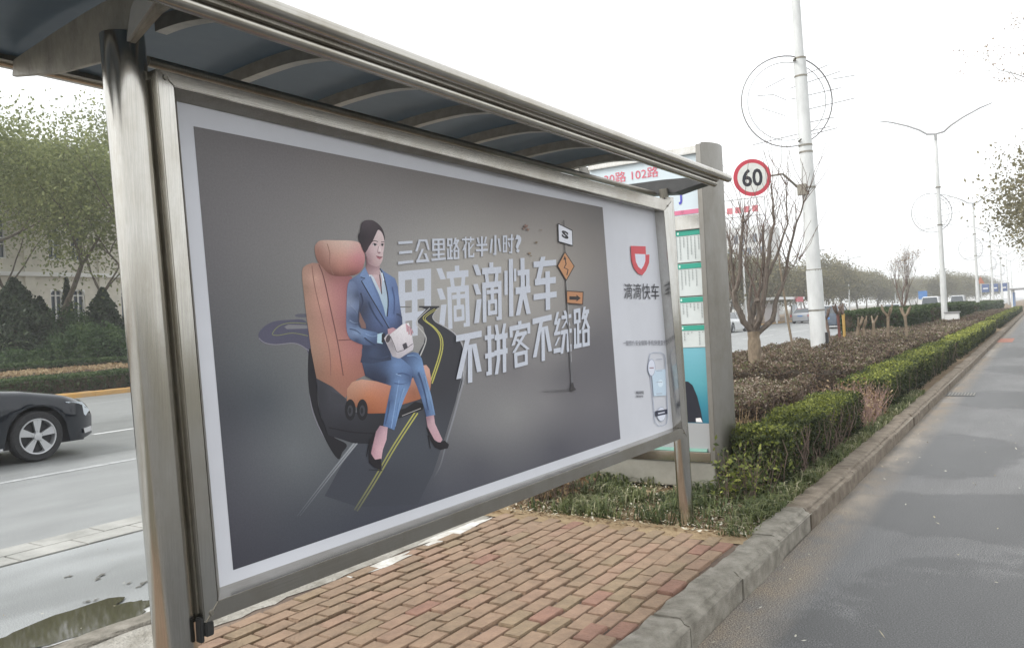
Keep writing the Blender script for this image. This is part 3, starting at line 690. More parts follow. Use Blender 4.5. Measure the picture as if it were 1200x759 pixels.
g.line(C8((432, 260), (398, 400), (372, 490)), (1, 1), (110, 112, 118), (95, 97, 105))
for o_ in (0, 3.2): g.line([(418+o_, 515), (385+o_, 556), (348+o_, 604)], (2.1, 1.0), (150, 154, 160), (80, 83, 92), smooth=False)
yl = C8((335, 36), (300, 60), (296, 76), (330, 103), (354, 140), (352, 195), (318, 300))
for o_ in (-1.3, 1.3): g.line([(x+o_*.9, y+o_*.25) for x, y in yl], (.7, 1.5), (178, 172, 72), (186, 180, 48))
for o_ in (-1.5, 1.6): g.line([(x+o_, y+o_*.4) for x, y in C8((266, 404), (190, 520), (120, 640), (50, 752))], (1.5, 1.8), (186, 182, 50), (88, 90, 76))
g.build('printed_road', poster)

g = Print(40)      # car seat
g.poly(C34((180, 185), (250, 225), (310, 280), (330, 335), (470, 340), (560, 318), (600, 290), (640, 300), (632, 325), (500, 372), (470, 400), (450, 470), (340, 466), (232, 432), (195, 330)), [(C34((220, 260))[0], (48, 48, 56)), (C34((300, 400))[0], (38, 37, 46)), (C34((420, 440))[0], (34, 34, 42)), (C34((600, 310))[0], (22, 20, 25)), (C34((260, 260))[0], (70, 70, 80))], step=9)
g.line(C34((235, 400), (340, 420), (450, 425)), 1.6, (24, 23, 30))
g.poly(C4((60, 215), (66, 195), (85, 180), (115, 170), (150, 172), (180, 205), (240, 238), (320, 240), (340, 300), (330, 560), (402, 600))+[(438, 434), (417, 445), (404, 466), (389, 453), (370.4, 443)]+C4((110, 640), (85, 460), (62, 260)),
       [(C4(p)[0], c) for p, c in (((80, 300), (150, 112, 92)), ((100, 450), (158, 116, 96)), ((130, 250), (196, 146, 128)), ((160, 380), (192, 135, 118)), ((210, 560), (182, 124, 106)), ((240, 700), (176, 112, 90)), ((230, 300), (176, 112, 110)), ((270, 420), (168, 104, 104)), ((300, 500), (150, 88, 88)), ((300, 640), (176, 112, 104)), ((350, 700), (160, 98, 84)), ((150, 640), (160, 118, 96)), ((150, 740), (142, 100, 78)), ((200, 215), (130, 78, 70)))], step=6)
g.line(C4((148, 178), (172, 240), (205, 390), (248, 590), (276, 759)), 1.3, (112, 66, 62)); g.line(C4((112, 185), (128, 300), (168, 470), (205, 640), (210, 759)), 1.0, (140, 92, 78)); g.line(C4((250, 575), (330, 570)), .9, (98, 54, 54))
g.poly(C4((126, 95), (138, 66), (165, 52), (240, 52), (320, 54), (362, 66), (382, 100), (390, 150), (376, 200), (345, 230), (290, 240), (235, 238), (200, 226), (165, 190), (138, 155)),
       [(C4(p)[0], c) for p, c in (((150, 100), (158, 108, 92)), ((170, 160), (140, 92, 78)), ((200, 65), (196, 158, 142)), ((300, 70), (206, 172, 158)), ((270, 120), (200, 148, 130)), ((350, 140), (196, 122, 126)), ((330, 190), (176, 104, 100)), ((260, 200), (170, 108, 92)), ((240, 234), (112, 62, 52)), ((330, 228), (118, 66, 60)), ((215, 150), (178, 124, 108)))], step=5, smooth=True)
g.line(C4((192, 70), (205, 120), (205, 180), (225, 232)), .9, (140, 94, 80))
g.poly(C3((28, 330), (30, 262), (60, 224), (110, 210), (200, 222), (285, 246), (400, 200), (440, 135), (470, 130), (488, 152), (498, 210), (490, 290), (430, 322), (330, 352), (240, 398), (150, 400), (95, 378), (60, 345)),
       [(C3(p)[0], c) for p, c in (((60, 250), (184, 130, 100)), ((130, 220), (196, 140, 116)), ((220, 240), (190, 122, 96)), ((150, 300), (190, 110, 62)), ((220, 370), (170, 92, 48)), ((100, 370), (140, 78, 45)), ((350, 300), (178, 104, 66)), ((470, 160), (206, 150, 130)), ((480, 260), (180, 112, 76)), ((400, 280), (150, 88, 60)))], step=5)
for cx in (325, 376):
    q = C34((cx, 325))[0]; g.ell(q[0], q[1], 6.4, 12.5, (25, 24, 30)); g.ell(q[0], q[1]+1, 3.2, 6.5, (58, 58, 66)); g.ell(q[0]-.5, q[1]+1, 1.6, 3.6, (30, 30, 36))
g.poly(C34((240, 245), (300, 270), (305, 300), (250, 300)), (58, 58, 66)); g.line(C3((335, 413), (440, 371)), .8, (170, 165, 165))
g.build('printed_seat', poster)

g = Print(64)      # seated woman in a blue suit
g.poly(C3((330, 80), (395, 58), (425, 65), (445, 95), (462, 170), (482, 240), (500, 310), (520, 408), (470, 418), (455, 360), (440, 310), (418, 250), (395, 195), (365, 130), (320, 100)), [(C3(p)[0], c) for p, c in (((400, 80), (78, 106, 150)), ((350, 90), (60, 80, 118)), ((430, 150), (104, 142, 192)), ((410, 200), (66, 88, 128)), ((450, 280), (74, 104, 152)), ((480, 290), (116, 152, 196)), ((500, 390), (98, 132, 178)), ((475, 390), (62, 84, 124)))], step=4)
g.poly(C3((468, 418), (512, 408), (518, 455), (560, 545), (545, 565), (515, 545), (490, 500), (476, 470)), [(C3(p)[0], c) for p, c in (((480, 430), (150, 110, 122)), ((505, 440), (198, 158, 168)), ((520, 520), (190, 146, 156)))], step=4)
g.poly(C3((468, 474), (480, 484), (500, 525), (520, 556), (548, 560), (572, 549), (596, 572), (590, 592), (548, 602), (518, 588), (490, 545)), (26, 21, 29)); g.line(C3((480, 520), (492, 594)), (1.4, .8), (26, 21, 29))
g.poly(C3((112, 40), (250, 36), (300, 70), (350, 110), (384, 140), (394, 185), (382, 240), (350, 310), (320, 390), (292, 492), (230, 468), (240, 410), (262, 300), (275, 246), (230, 232), (175, 215), (130, 190), (110, 110)), [(C3(p)[0], c) for p, c in (((150, 60), (72, 92, 128)), ((250, 100), (62, 84, 124)), ((300, 130), (98, 132, 182)), ((350, 160), (88, 120, 168)), ((180, 180), (40, 50, 76)), ((250, 215), (40, 50, 78)), ((310, 230), (96, 132, 184)), ((340, 240), (100, 134, 182)), ((280, 330), (72, 98, 142)), ((320, 330), (104, 142, 192)), ((260, 450), (78, 110, 158)), ((295, 420), (98, 138, 190)), ((375, 210), (60, 80, 120)))], step=4)
g.line(C3((300, 180), (330, 190)), 1.2, (134, 164, 204)); g.line(C3((318, 215), (275, 480)), 1.0, (120, 154, 200))
g.poly(C3((212, 466), (255, 476), (248, 545), (228, 600), (220, 652), (185, 660), (162, 620), (178, 550), (190, 500)), [(C3(p)[0], c) for p, c in (((200, 480), (140, 104, 118)), ((240, 500), (196, 154, 166)), ((200, 600), (204, 158, 168)), ((175, 600), (172, 124, 136)))], step=4)
g.poly(C3((180, 500), (186, 520), (165, 580), (162, 625), (185, 656), (216, 650), (222, 690), (216, 714), (180, 698), (150, 672), (148, 620), (155, 560)), (26, 21, 29)); g.line(C3((158, 540), (136, 640)), (1.6, .9), (26, 21, 29)); g.line(C3((150, 712), (225, 716)), 1.2, (40, 42, 50))
# torso
g.poly(C2((185, 25), (150, 70), (62, 125), (45, 180), (38, 300), (36, 500), (60, 590), (110, 625), (165, 640), (168, 700), (150, 790), (240, 800), (400, 770), (385, 640), (425, 560), (490, 482), (488, 440), (470, 330), (452, 180), (430, 112), (340, 55), (300, 20)),
       [(C2(p)[0], c) for p, c in (((90, 150), (86, 100, 134)), ((60, 250), (80, 92, 124)), ((200, 200), (84, 104, 148)), ((200, 330), (58, 66, 92)), ((170, 400), (52, 58, 82)), ((260, 400), (74, 94, 136)), ((300, 480), (74, 92, 136)), ((400, 250), (100, 132, 186)), ((430, 200), (88, 110, 158)), ((400, 420), (92, 118, 172)), ((460, 400), (74, 88, 126)), ((470, 460), (60, 72, 108)), ((250, 700), (58, 74, 108)), ((200, 680), (46, 56, 84)), ((350, 620), (40, 48, 72)), ((370, 120), (98, 126, 176)), ((170, 110), (98, 124, 170)))], step=4)
g.poly(C2((143, 380), (165, 430), (192, 480), (196, 518), (158, 512), (140, 460)), (126, 92, 86))
g.poly(C2((46, 170), (70, 135), (110, 150), (135, 230), (140, 330), (128, 410), (138, 500), (200, 530), (292, 556), (290, 632), (200, 652), (110, 626), (58, 588), (36, 500), (38, 300)), [(C2(p)[0], c) for p, c in (((90, 180), (100, 118, 156)), ((60, 310), (124, 138, 168)), ((100, 340), (112, 130, 168)), ((80, 420), (70, 84, 116)), ((120, 480), (58, 72, 104)), ((70, 500), (104, 126, 166)), ((120, 550), (122, 148, 188)), ((200, 570), (104, 134, 180)), ((250, 620), (64, 82, 120)), ((120, 610), (54, 66, 98)), ((50, 400), (92, 108, 144)), ((125, 250), (62, 74, 104)))], step=3, smooth=True)
g.poly(C2((192, 22), (232, 92), (262, 160), (300, 240), (335, 340), (358, 432), (372, 300), (362, 200), (345, 140), (325, 68), (305, 22)), [(C2(p)[0], c) for p, c in (((240, 100), (196, 206, 220)), ((300, 220), (176, 196, 212)), ((350, 380), (158, 186, 204)), ((350, 200), (160, 180, 200)))], step=4)
g.poly(C2((210, -10), (305, -10), (308, 50), (322, 120), (322, 240), (300, 190), (262, 110), (222, 62)), [(C2(p)[0], c) for p, c in (((240, 20), (156, 112, 118)), ((290, 30), (186, 148, 152)), ((300, 130), (196, 160, 164)), ((270, 90), (206, 178, 182)))], step=3)
g.line(C2((302, 60), (312, 140), (322, 238)), 1.2, (62, 50, 60)); g.line(C2((305, 30), (335, 90), (362, 200), (374, 300), (366, 420)), 1.4, (40, 44, 66))
g.poly(C2((188, 20), (150, 70), (146, 104), (186, 108), (160, 132), (222, 240), (300, 370), (384, 520), (384, 488), (348, 400), (290, 270), (232, 120), (222, 84)), [(C2(p)[0], c) for p, c in (((170, 80), (110, 138, 184)), ((220, 180), (104, 134, 184)), ((320, 380), (84, 110, 158)))], step=4)
g.line(C2((150, 102), (186, 110), (158, 134), (222, 245), (300, 375), (385, 522)), 1.2, (38, 42, 62), smooth=False); g.line(C2((196, 30), (228, 96)), 1.0, (222, 228, 236)); g.line(C2((322, 66), (338, 130)), 1.4, (214, 222, 232))
g.poly(C2((286, 562), (330, 550), (328, 640), (284, 632)), (166, 200, 218)); g.poly(C2((322, 560), (348, 552), (344, 628), (320, 630)), (38, 34, 44))
g.poly(C2((370, 520), (412, 508), (438, 522), (424, 556), (372, 560)), (186, 136, 146))
g.poly(C2((340, 595), (366, 562), (400, 560), (418, 600), (450, 700), (455, 757), (408, 742), (372, 665)), [(C2((350, 600))[0], (190, 182, 188)), (C2((400, 640))[0], (140, 132, 138)), (C2((430, 730))[0], (176, 168, 174))], step=4)
g.ell(*C2((374, 598))[0], 2.6, 4.8, (74, 66, 72), rot=.3)
g.poly(C2((385, 566), (430, 530), (490, 482), (540, 470), (565, 560), (580, 662), (572, 690), (470, 756), (448, 756), (432, 690)), [(C2(p)[0], c) for p, c in (((420, 570), (206, 198, 202)), ((500, 520), (222, 216, 220)), ((500, 620), (210, 200, 206)), ((560, 680), (196, 186, 194)), ((460, 730), (182, 174, 182)))], step=4)
g.line(C2((392, 580), (418, 640), (440, 702), (452, 706), (500, 690), (572, 640)), .8, (96, 88, 94), smooth=False); g.poly(C2((488, 645), (520, 628), (532, 668), (502, 690)), (72, 66, 76))
for i, (a_, b_) in enumerate((((520, 478), (526, 545)), ((532, 490), (540, 566)), ((546, 498), (558, 572)), ((560, 520), (570, 556)))): g.line(C2(a_, b_), (1.5, 1.2), (202, 152, 162)); g.line(C2((a_[0]+7, a_[1]+10), (b_[0]+6, b_[1]-4)), .5, (132, 92, 104))
# head
g.poly(C1((300, 540), (312, 640), (300, 700), (340, 780), (480, 780), (474, 690), (478, 650), (400, 640)), [(C1((330, 650))[0], (128, 92, 98)), (C1((430, 690))[0], (160, 124, 130)), (C1((440, 750))[0], (190, 156, 160))], step=3)
g.poly(C1((460, 205), (500, 230), (525, 285), (537, 360), (536, 430), (524, 500), (515, 590), (485, 650), (448, 678), (395, 668), (335, 635), (318, 560), (292, 490), (296, 430), (340, 380), (400, 300)), [(C1(p)[0], c) for p, c in (((470, 260), (206, 184, 184)), ((440, 340), (200, 176, 176)), ((330, 500), (166, 132, 138)), ((380, 480), (196, 164, 168)), ((400, 600), (186, 150, 152)), ((480, 460), (210, 186, 188)), ((480, 620), (192, 162, 164)), ((345, 600), (150, 114, 120)), ((520, 420), (196, 168, 170)))], step=2.5, smooth=True)
g.poly(C1((340, 86), (285, 95), (248, 135), (230, 235), (207, 280), (215, 345), (236, 388), (252, 435), (288, 500), (318, 470), (345, 420), (385, 360), (425, 275), (458, 212), (500, 238), (525, 290), (540, 345), (543, 300), (520, 215), (470, 145), (400, 95)), [(C1(p)[0], c) for p, c in (((320, 130), (72, 60, 68)), ((400, 150), (66, 54, 60)), ((280, 300), (44, 34, 42)), ((340, 400), (58, 42, 50)), ((230, 320), (40, 32, 40)), ((360, 230), (60, 48, 56)), ((520, 260), (50, 38, 46)))], step=3, smooth=True)
g.line(C1((378, 362), (412, 350), (456, 362)), (1.0, .8), (74, 54, 60)); g.line(C1((496, 366), (538, 364)), (.9, .7), (78, 58, 64))
g.poly(C1((385, 398), (405, 382), (435, 386), (446, 405), (420, 416), (396, 412)), (196, 184, 190)); g.ell(*C1((418, 398))[0], 1.5, 1.4, (34, 24, 32)); g.line(C1((384, 396), (408, 381), (446, 400)), .6, (44, 30, 38))
g.poly(C1((492, 400), (508, 388), (528, 394), (526, 412), (504, 416)), (190, 178, 184)); g.ell(*C1((511, 401))[0], 1.2, 1.4, (34, 24, 32)); g.line(C1((492, 399), (508, 387), (532, 394)), .6, (44, 30, 38))
g.line(C1((462, 420), (452, 470), (448, 496)), .9, (170, 134, 140)); g.poly(C1((446, 498), (466, 490), (494, 498), (478, 514), (455, 510)), (150, 108, 116)); g.line(C1((476, 420), (484, 480)), 1.1, (224, 204, 206))
g.poly(C1((430, 540), (455, 542), (474, 550), (514, 553), (500, 570), (476, 586), (450, 572)), (168, 92, 104)); g.line(C1((432, 542), (470, 556), (512, 555)), .6, (96, 44, 58))
for pts, c1, c2, wd in ((((150, 230), (170, 300), (150, 380)), (52, 60, 86), (60, 72, 104), 1.6), (((215, 300), (260, 400), (330, 500)), (56, 70, 104), (50, 62, 92), 1.4), (((70, 330), (110, 370), (128, 400)), (134, 148, 178), (92, 108, 142), 1.2), (((60, 450), (95, 470), (130, 470)), (132, 152, 186), (84, 102, 138), 1.2),
    (((60, 520), (110, 530), (150, 560)), (58, 72, 104), (66, 82, 116), 1.2), (((190, 560), (240, 580), (280, 575)), (132, 160, 200), (120, 148, 190), 1.0), (((405, 180), (425, 280), (420, 400)), (78, 98, 146), (66, 84, 128), 1.4), (((440, 400), (470, 410), (485, 430)), (54, 64, 96), (60, 72, 106), 1.4), (((180, 590), (220, 620), (270, 650)), (44, 54, 82), (50, 62, 92), 1.4)):
    g.line(C2(*pts), (wd, wd*.5), c1, c2)
for pts, c1, c2, wd in ((((310, 180), (340, 176), (380, 190)), (60, 80, 122), (70, 94, 140), 1.4), (((290, 230), (330, 236), (372, 226)), (66, 88, 132), (78, 104, 152), 1.0), (((265, 330), (255, 400), (240, 460)), (56, 78, 118), (62, 86, 128), 1.6), (((345, 260), (320, 340), (296, 470)), (126, 160, 204), (120, 156, 202), 1.2),
    (((425, 170), (455, 260), (480, 380)), (60, 82, 124), (58, 78, 118), 1.6), (((460, 190), (485, 290), (508, 390)), (128, 164, 206), (120, 154, 196), 1.0), (((150, 90), (200, 95), (260, 80)), (50, 62, 92), (58, 74, 108), 1.6), (((360, 80), (400, 78), (430, 95)), (120, 156, 200), (104, 138, 184), 1.2)):
    g.line(C3(*pts), (wd, wd*.5), c1, c2)
g.build('printed_woman', poster)

GLY = {
'三': 'H.06,.03,.97,.12 H.5,.07,.93,.12 H.94,0,1,.12', '公': 'S.34,0,.06,.5,.17 H.045,.36,.75,.09 S.74,0,.96,.46,.17 S.52,.4,.16,.92,.16 H.93,.06,.9,.12 S.68,.6,.92,1,.17',
'里': 'H.05,.05,.95,.10 V.12,0,.55,.14 V.88,0,.55,.14 V.5,0,1,.15 H.27,.05,.95,.09 H.52,.05,.95,.09 H.74,.08,.92,.09 H.95,0,1,.10', '花': 'H.12,0,1,.09 V.3,0,.25,.12 V.7,0,.25,.12 S.36,.24,.05,.62,.15 V.24,.46,1,.14 S.95,.34,.5,.64,.13 V.56,.26,.94,.14 H.93,.5,1,.11 V.95,.78,.95,.11',
'半': 'S.14,.06,.26,.34,.15 S.86,.03,.74,.34,.15 V.5,0,1,.16 H.42,.05,.95,.11 H.68,0,1,.11', '小': 'V.5,0,1,.18 H.95,.32,.5,.09 S.2,.18,.06,.88,.17 S.78,.18,.94,.84,.17', '时': 'H.08,.02,.40,.09 H.45,.02,.40,.08 H.88,.02,.40,.09 V.08,.04,.92,.13 V.34,.04,.92,.13 H.25,.46,1,.11 V.82,0,1,.15 H.95,.6,.85,.09 S.53,.4,.63,.66,.12',
'用': 'H.065,.03,1,.13 V.12,0,1,.19 V.5,.02,.97,.17 V.9,.02,1,.21 H.37,.05,.98,.12 H.67,.05,.98,.12', '滴': 'S.08,.02,.2,.2,.17 S.07,.34,.18,.52,.17 S.2,.6,.1,.99,.17 V.64,0,.14,.14 H.14,.31,1,.11 S.46,.18,.5,.36,.12 S.84,.18,.8,.36,.12 H.38,.31,1,.10 V.38,.36,1,.13 V.94,.36,1,.14 V.66,.4,.68,.12 H.5,.46,.88,.07 H.67,.5,.82,.07 V.54,.66,.88,.09 V.79,.66,.88,.09 H.86,.5,.83,.07 H.97,.8,.94,.07',
'快': 'V.06,.2,.62,.12 V.25,0,1,.16 V.41,.18,.40,.09 H.26,.5,.97,.10 V.7,0,.62,.16 V.9,.22,.6,.14 H.57,.42,1,.12 S.68,.6,.5,1,.17 S.74,.6,.92,1,.17', '车': 'H.13,.03,1,.11 S.44,0,.2,.46,.19 H.46,.08,.97,.12 V.62,.28,1,.19 H.73,.02,1,.11', '不': 'H.065,0,1,.13 S.46,.1,.1,.88,.19 V.54,.24,1,.17 S.7,.24,.9,.82,.18',
'拼': 'H.22,0,.40,.09 V.2,0,.98,.16 H.58,0,.40,.10 H.94,.04,.2,.08 S.5,.0,.56,.2,.13 S.88,.0,.8,.2,.13 H.25,.42,1,.11 H.56,.40,1,.11 V.58,.2,.72,.15 S.58,.7,.48,1,.15 V.85,.2,1,.16', '客': 'V.5,0,.12,.15 H.12,.02,.98,.10 V.08,.1,.3,.14 V.92,.1,.3,.14 S.4,.18,.14,.48,.15 H.27,.34,.82,.08 S.76,.26,.16,.64,.16 S.32,.36,.88,.64,.16 H.69,.18,.84,.09 V.25,.66,1,.15 V.77,.66,1,.15 H.955,.18,.84,.10',
'绕': 'S.22,0,.09,.24,.14 H.25,.02,.32,.08 S.32,.16,.1,.5,.14 H.5,.02,.38,.08 S.3,.6,.1,.78,.1 H.9,.0,.40,.11 H.15,.42,.97,.09 S.6,0,.85,.38,.14 S.82,.16,.48,.4,.11 H.50,.40,1,.10 S.6,.5,.46,1,.15 V.8,.5,.94,.15 H.94,.74,1,.10 V.96,.82,.96,.09', '路': 'H.06,.02,.42,.10 V.09,.03,.36,.13 V.36,.03,.36,.13 H.33,.02,.42,.09 V.27,.34,.94,.13 H.6,.26,.46,.09 V.08,.48,.95,.12 H.94,0,.47,.11 S.68,0,.54,.3,.14 H.13,.6,.94,.10 S.88,.1,.54,.56,.15 S.62,.2,.92,.56,.15 H.61,.52,.96,.09 V.58,.58,1,.14 V.89,.58,1,.14 H.955,.52,.96,.10'}
def glyph(g_, ch, quad, col):
    q = [np.array(p, float) for p in quad]; A = []; B = []
    for (a_, b_), p in zip(((0, 0), (1, 0), (1, 1), (0, 1)), q):
        A += [[a_, b_, 1, 0, 0, 0, -p[0]*a_, -p[0]*b_], [0, 0, 0, a_, b_, 1, -p[1]*a_, -p[1]*b_]]; B += [p[0], p[1]]
    h = np.linalg.solve(np.array(A, float), np.array(B)); l0 = g_.l
    def mp(a_, b_): d = h[6]*a_+h[7]*b_+1; return ((h[0]*a_+h[1]*b_+h[2])/d, (h[3]*a_+h[4]*b_+h[5])/d)
    for i, st in enumerate(GLY[ch].split()):
        k = st[0]; v = [float(x) for x in st[1:].split(',')]
        if k == 'H': y, x0, x1, t_ = v; R4 = [(x0, y-t_/2), (x1, y-t_/2), (x1, y+t_/2), (x0, y+t_/2)]
        elif k == 'V': x, y0, y1, t_ = v; R4 = [(x-t_/2, y0), (x+t_/2, y0), (x+t_/2, y1), (x-t_/2, y1)]
        else: x0, y0, x1, y1, t_ = v; R4 = [(x0-t_/2, y0), (x0+t_/2, y0), (x1+t_/2, y1), (x1-t_/2, y1)]
        g_.poly([mp(min(1, max(0, a_)), min(1, max(0, b_))) for a_, b_ in R4], col, dl=0); 
        for n_ in range(len(g_.v)-4, len(g_.v)): g_.v[n_] = (g_.v[n_][0], g_.v[n_][1], l0+.6*i)
g = Print(170)     # lettering
WH = (188, 193, 206)
q6 = [('三', (70, 130), (195, 122), (200, 303), (72, 318)), ('公', (212, 113), (333, 110), (333, 297), (215, 306)), ('里', (348, 106), (462, 102), (467, 278), (348, 290)), ('路', (475, 100), (583, 97), (583, 272), (478, 279)), ('花', (600, 90), (703, 88), (703, 260), (605, 268)), ('半', (715, 87), (815, 83), (815, 248), (718, 254)), ('小', (830, 77), (925, 73), (925, 236), (830, 242)), ('时', (938, 73), (1030, 67), (1027, 224), (938, 229)), ('?', (1038, 72), (1095, 70), (1088, 217), (1046, 220))]
for ch, *q in q6:
    if ch == '?': g.text(ch, C6(*q), WH, .03, dl=0)
    else: glyph(g, ch, C6(*q), WH)
g.l += 1
q7 = [('用', (52, 90), (245, 72), (245, 455), (58, 482)), ('滴', (275, 64), (458, 50), (468, 402), (285, 428)), ('滴', (480, 44), (642, 33), (646, 364), (484, 391)), ('快', (660, 20), (808, 8), (812, 330), (662, 352)), ('车', (824, 10), (958, -2), (962, 302), (826, 322)),
      ('不', (383, 455), (530, 427), (532, 712), (383, 742)), ('拼', (546, 405), (678, 384), (680, 662), (552, 694)), ('客', (686, 385), (810, 360), (812, 618), (700, 648)), ('不', (822, 360), (932, 334), (936, 590), (824, 614)), ('绕', (945, 325), (1048, 306), (1046, 548), (943, 570)), ('路', (1056, 304), (1152, 285), (1155, 512), (1060, 534))]
gb = Print(.3)
for k, (ch, *q) in enumerate(q7): glyph(gb if k < 2 else g, ch, C7(*q), WH)
gb.build('printed_lettering', poster)
g.l += 1
g.text('滴滴快车', [(730.3, 331.8), (771.3, 332.6), (771.5, 351), (730.8, 350.3)], (48, 48, 56), 0, dl=0)
g.text('一键预约·安全保障·手机快速支付', [(729.3, 399), (780, 398), (780.3, 404.5), (729.6, 405)], (98, 98, 110), .0, dl=0)
g.build('printed_lettering', poster)

g = Print(186)     # company emblem, phone drawing
g.poly([(738, 288.2), (755.5, 288.8), (756, 298.6), (760, 298.4), (759.6, 308), (756, 317), (751.6, 322.6), (746.5, 320.6), (741.6, 314), (739, 305)], (208, 52, 66))
g.poly([(742.9, 297.5), (755.2, 298.0), (755.2, 306), (753.2, 311.5), (750.5, 315.6), (746.8, 312.5), (744.2, 307)], (205, 209, 224))
for pts in ([(759.5, 420), (761, 414.5), (765, 413), (773, 413), (777, 415), (778.5, 420), (781, 470), (781.5, 488), (780, 496), (776, 498.5), (770, 498.5), (766.5, 494), (765.8, 486), (763, 455), (760.6, 434), (759.5, 420)],):
    g.line(pts, .8, (158, 166, 184), smooth=False)
g.poly([(762.5, 434), (778.6, 432.5), (779.6, 463), (765, 464)], (182, 204, 222)); g.ell(762.5, 430.5, 4.4, 10, (150, 160, 184)); g.ell(762.5, 430.5, 3.9, 9.3, (206, 210, 224)); g.ell(773, 449, 3, 4.4, (204, 222, 236))
g.line([(760, 431), (765, 431)], 1.4, (150, 120, 130)); g.ell(774, 485, 5.2, 8.5, (158, 166, 184)); g.ell(774, 485, 4.7, 7.8, (208, 212, 226))
g.poly([(766.8, 481.5), (781, 479), (781.2, 484.6), (767.3, 487.8)], (40, 44, 68)); g.line([(770, 484.3), (778, 482.6)], 1.4, (196, 200, 214))
for i in range(4): g.line([(768, 421+i*13.4), (775, 420.6+i*13.4)], .7, (150, 156, 172))
for i in range(9): g.line([(744.4+i*1.0, 458.2-.05*i), (744.9+i*1.0, 461+((i*7) % 3)*.3)], .55, (70, 70, 82)); g.line([(744.8+i*.9, 463.2), (745.1+i*.9, 464.8+((i*5) % 3)*.3)], .5, (60, 60, 72))
g.build('printed_emblem', poster)

g = Print(204)     # little road sign post
g.line(CS((205, 28), (210, 160)), .9, (70, 66, 66)); g.line(CS((213, 265), (222, 430), (232, 600), (240, 706)), (1.0, 1.7), (72, 68, 68), (104, 104, 110)); g.line(CS((216, 270), (225, 430), (236, 600)), .45, (170, 168, 168))
g.poly(CS((181, 40), (240, 68), (242, 133), (183, 117)), (44, 42, 46)); g.poly(CS((183.5, 45), (237.5, 71.5), (239.5, 128.5), (185.5, 113)), (210, 212, 222))
g.text('S', CS((196, 66), (224, 78), (224, 108), (196, 96)), (30, 28, 34), .06)
g.poly(CS((210, 154), (249, 214), (215, 274), (178, 212)), (60, 44, 36)); g.poly(CS((210, 160), (245, 214), (215, 268), (182, 212)), (192, 128, 70))
g.line(CS((209, 180), (214, 205), (206, 220), (222, 228), (217, 250)), 1.2, (50, 38, 34), smooth=False); g.poly(CS((203, 188), (208, 172), (215, 186)), (50, 38, 34))
g.poly(CS((215, 312), (285, 316), (283, 370), (216, 365)), (70, 50, 40)); g.poly(CS((218, 316), (281, 320), (279, 366), (219, 361)), (184, 120, 66))
g.poly(CS((227, 335), (256, 336), (256, 329), (273, 343), (256, 356), (256, 350), (227, 349)), (42, 34, 34))
g.poly(CS((222, 714), (232, 700), (236, 684), (243, 684), (246, 700), (255, 712), (238, 719)), (52, 48, 50)); g.line(CS((120, 718), (170, 716), (226, 712)), (.8, 2.2), (112, 110, 112), (78, 76, 80))
for (x, y, r, c) in ((52, 52, 2.6, (128, 92, 76)), (60, 66, 2.0, (132, 98, 82)), (44, 62, 1.6, (136, 104, 90)), (94, 118, 1.7, (112, 92, 64)), (66, 162, 1.9, (134, 108, 78)), (72, 172, 1.1, (120, 96, 70)), (114, 68, 1.3, (132, 112, 100))):
    q = CS((x, y))[0]; g.poly([(q[0]-r, q[1]+r*.3), (q[0]-r*.3, q[1]-r), (q[0]+r*.2, q[1]-r*.3), (q[0]+r, q[1]-r*.6), (q[0]+r*.3, q[1]+r), (q[0]-r*.2, q[1]+r*.5)], c)
g.build('printed_road_sign', poster)

# ------------------------------------------------------------------ bus stop kiosk behind the billboard
KY = 6.24
kiosk = thing('bus_stop_kiosk', 'steel bus stop timetable kiosk with green-headed route boards behind the billboard', 'kiosk', (-2.7, 6.4, .15))
K = lambda u, v, y=KY: ony(u, v, y)
MB().box((-3.30, KY+.0, .16), (-2.245, KY+.34, .37)).build('plinth', pmat('plinth_paint', (.25, .24, .205), .6, noise=.15, scale=5), kiosk, bevel=.008)
MB().box((-3.24, KY+.04, .10), (-2.32, KY+.30, .16)).build('foot', M['black'], kiosk)
MB().box((-3.34, KY-.015, .37), (-2.275, KY+.36, .45)).build('lower_rail', M['steel'], kiosk, bevel=.005)
for x0, x1 in ((-2.275, -2.16), (-3.38, -3.26)):
    MB().box((x0, KY-.02, .36), (x0+.045, KY+.05, 2.93)).build('jamb', M['steel_k'], kiosk, bevel=.004)
    n_ = 24; pr = [( (x0+.045) + (x1-x0+.03)*.5*(1-math.cos(math.pi*i/n_))*(1) if False else 0, 0) for i in range(1)]
    cx_ = x0+.045; ww = .085
    prof_ = [(cx_, KY-.02)]+[(cx_+ww*math.sin(math.pi*i/n_)**.6, KY-.02+.42*i/n_) for i in range(1, n_)]+[(cx_, KY+.40)]
    if x0 < -3: prof_ = [(x0-(px-cx_), py) for px, py in prof_][::-1]
    MB().prism([(px, py, .34) for px, py in prof_], (0, 0, 2.60)).build('end_column', M['steel_k'], kiosk, smooth=True)
MB().box((-3.26, KY+.0, 2.865), (-2.275, KY+.34, 2.925)).build('top_rail', M['steel'], kiosk, bevel=.005)
MB().box((-3.26, KY+.01, 2.26), (-2.275, KY+.05, 2.375)).build('middle_rail', M['steel'], kiosk, bevel=.004)
MB().box((-3.26, KY+.06, .45), (-2.275, KY+.34, 2.86)).build('cabinet', M['steel_dk'], kiosk)
lightp = pmat('light_panel', (.58, .66, .70), .4)
hp = MB().box((-3.26, KY+.03, 2.375), (-2.275, KY+.055, 2.865)).build('header_panel', lightp, kiosk)
def flat(p, name, x0, x1, z0, z1, y, mat): return MB().box((x0, y-.003, z0), (x1, y, z1)).build(name, mat, p)
flat(hp, 'pink_band', -3.25, -2.28, 2.385, 2.42, KY+.028, pmat('pink', (.62, .17, .28), .5))
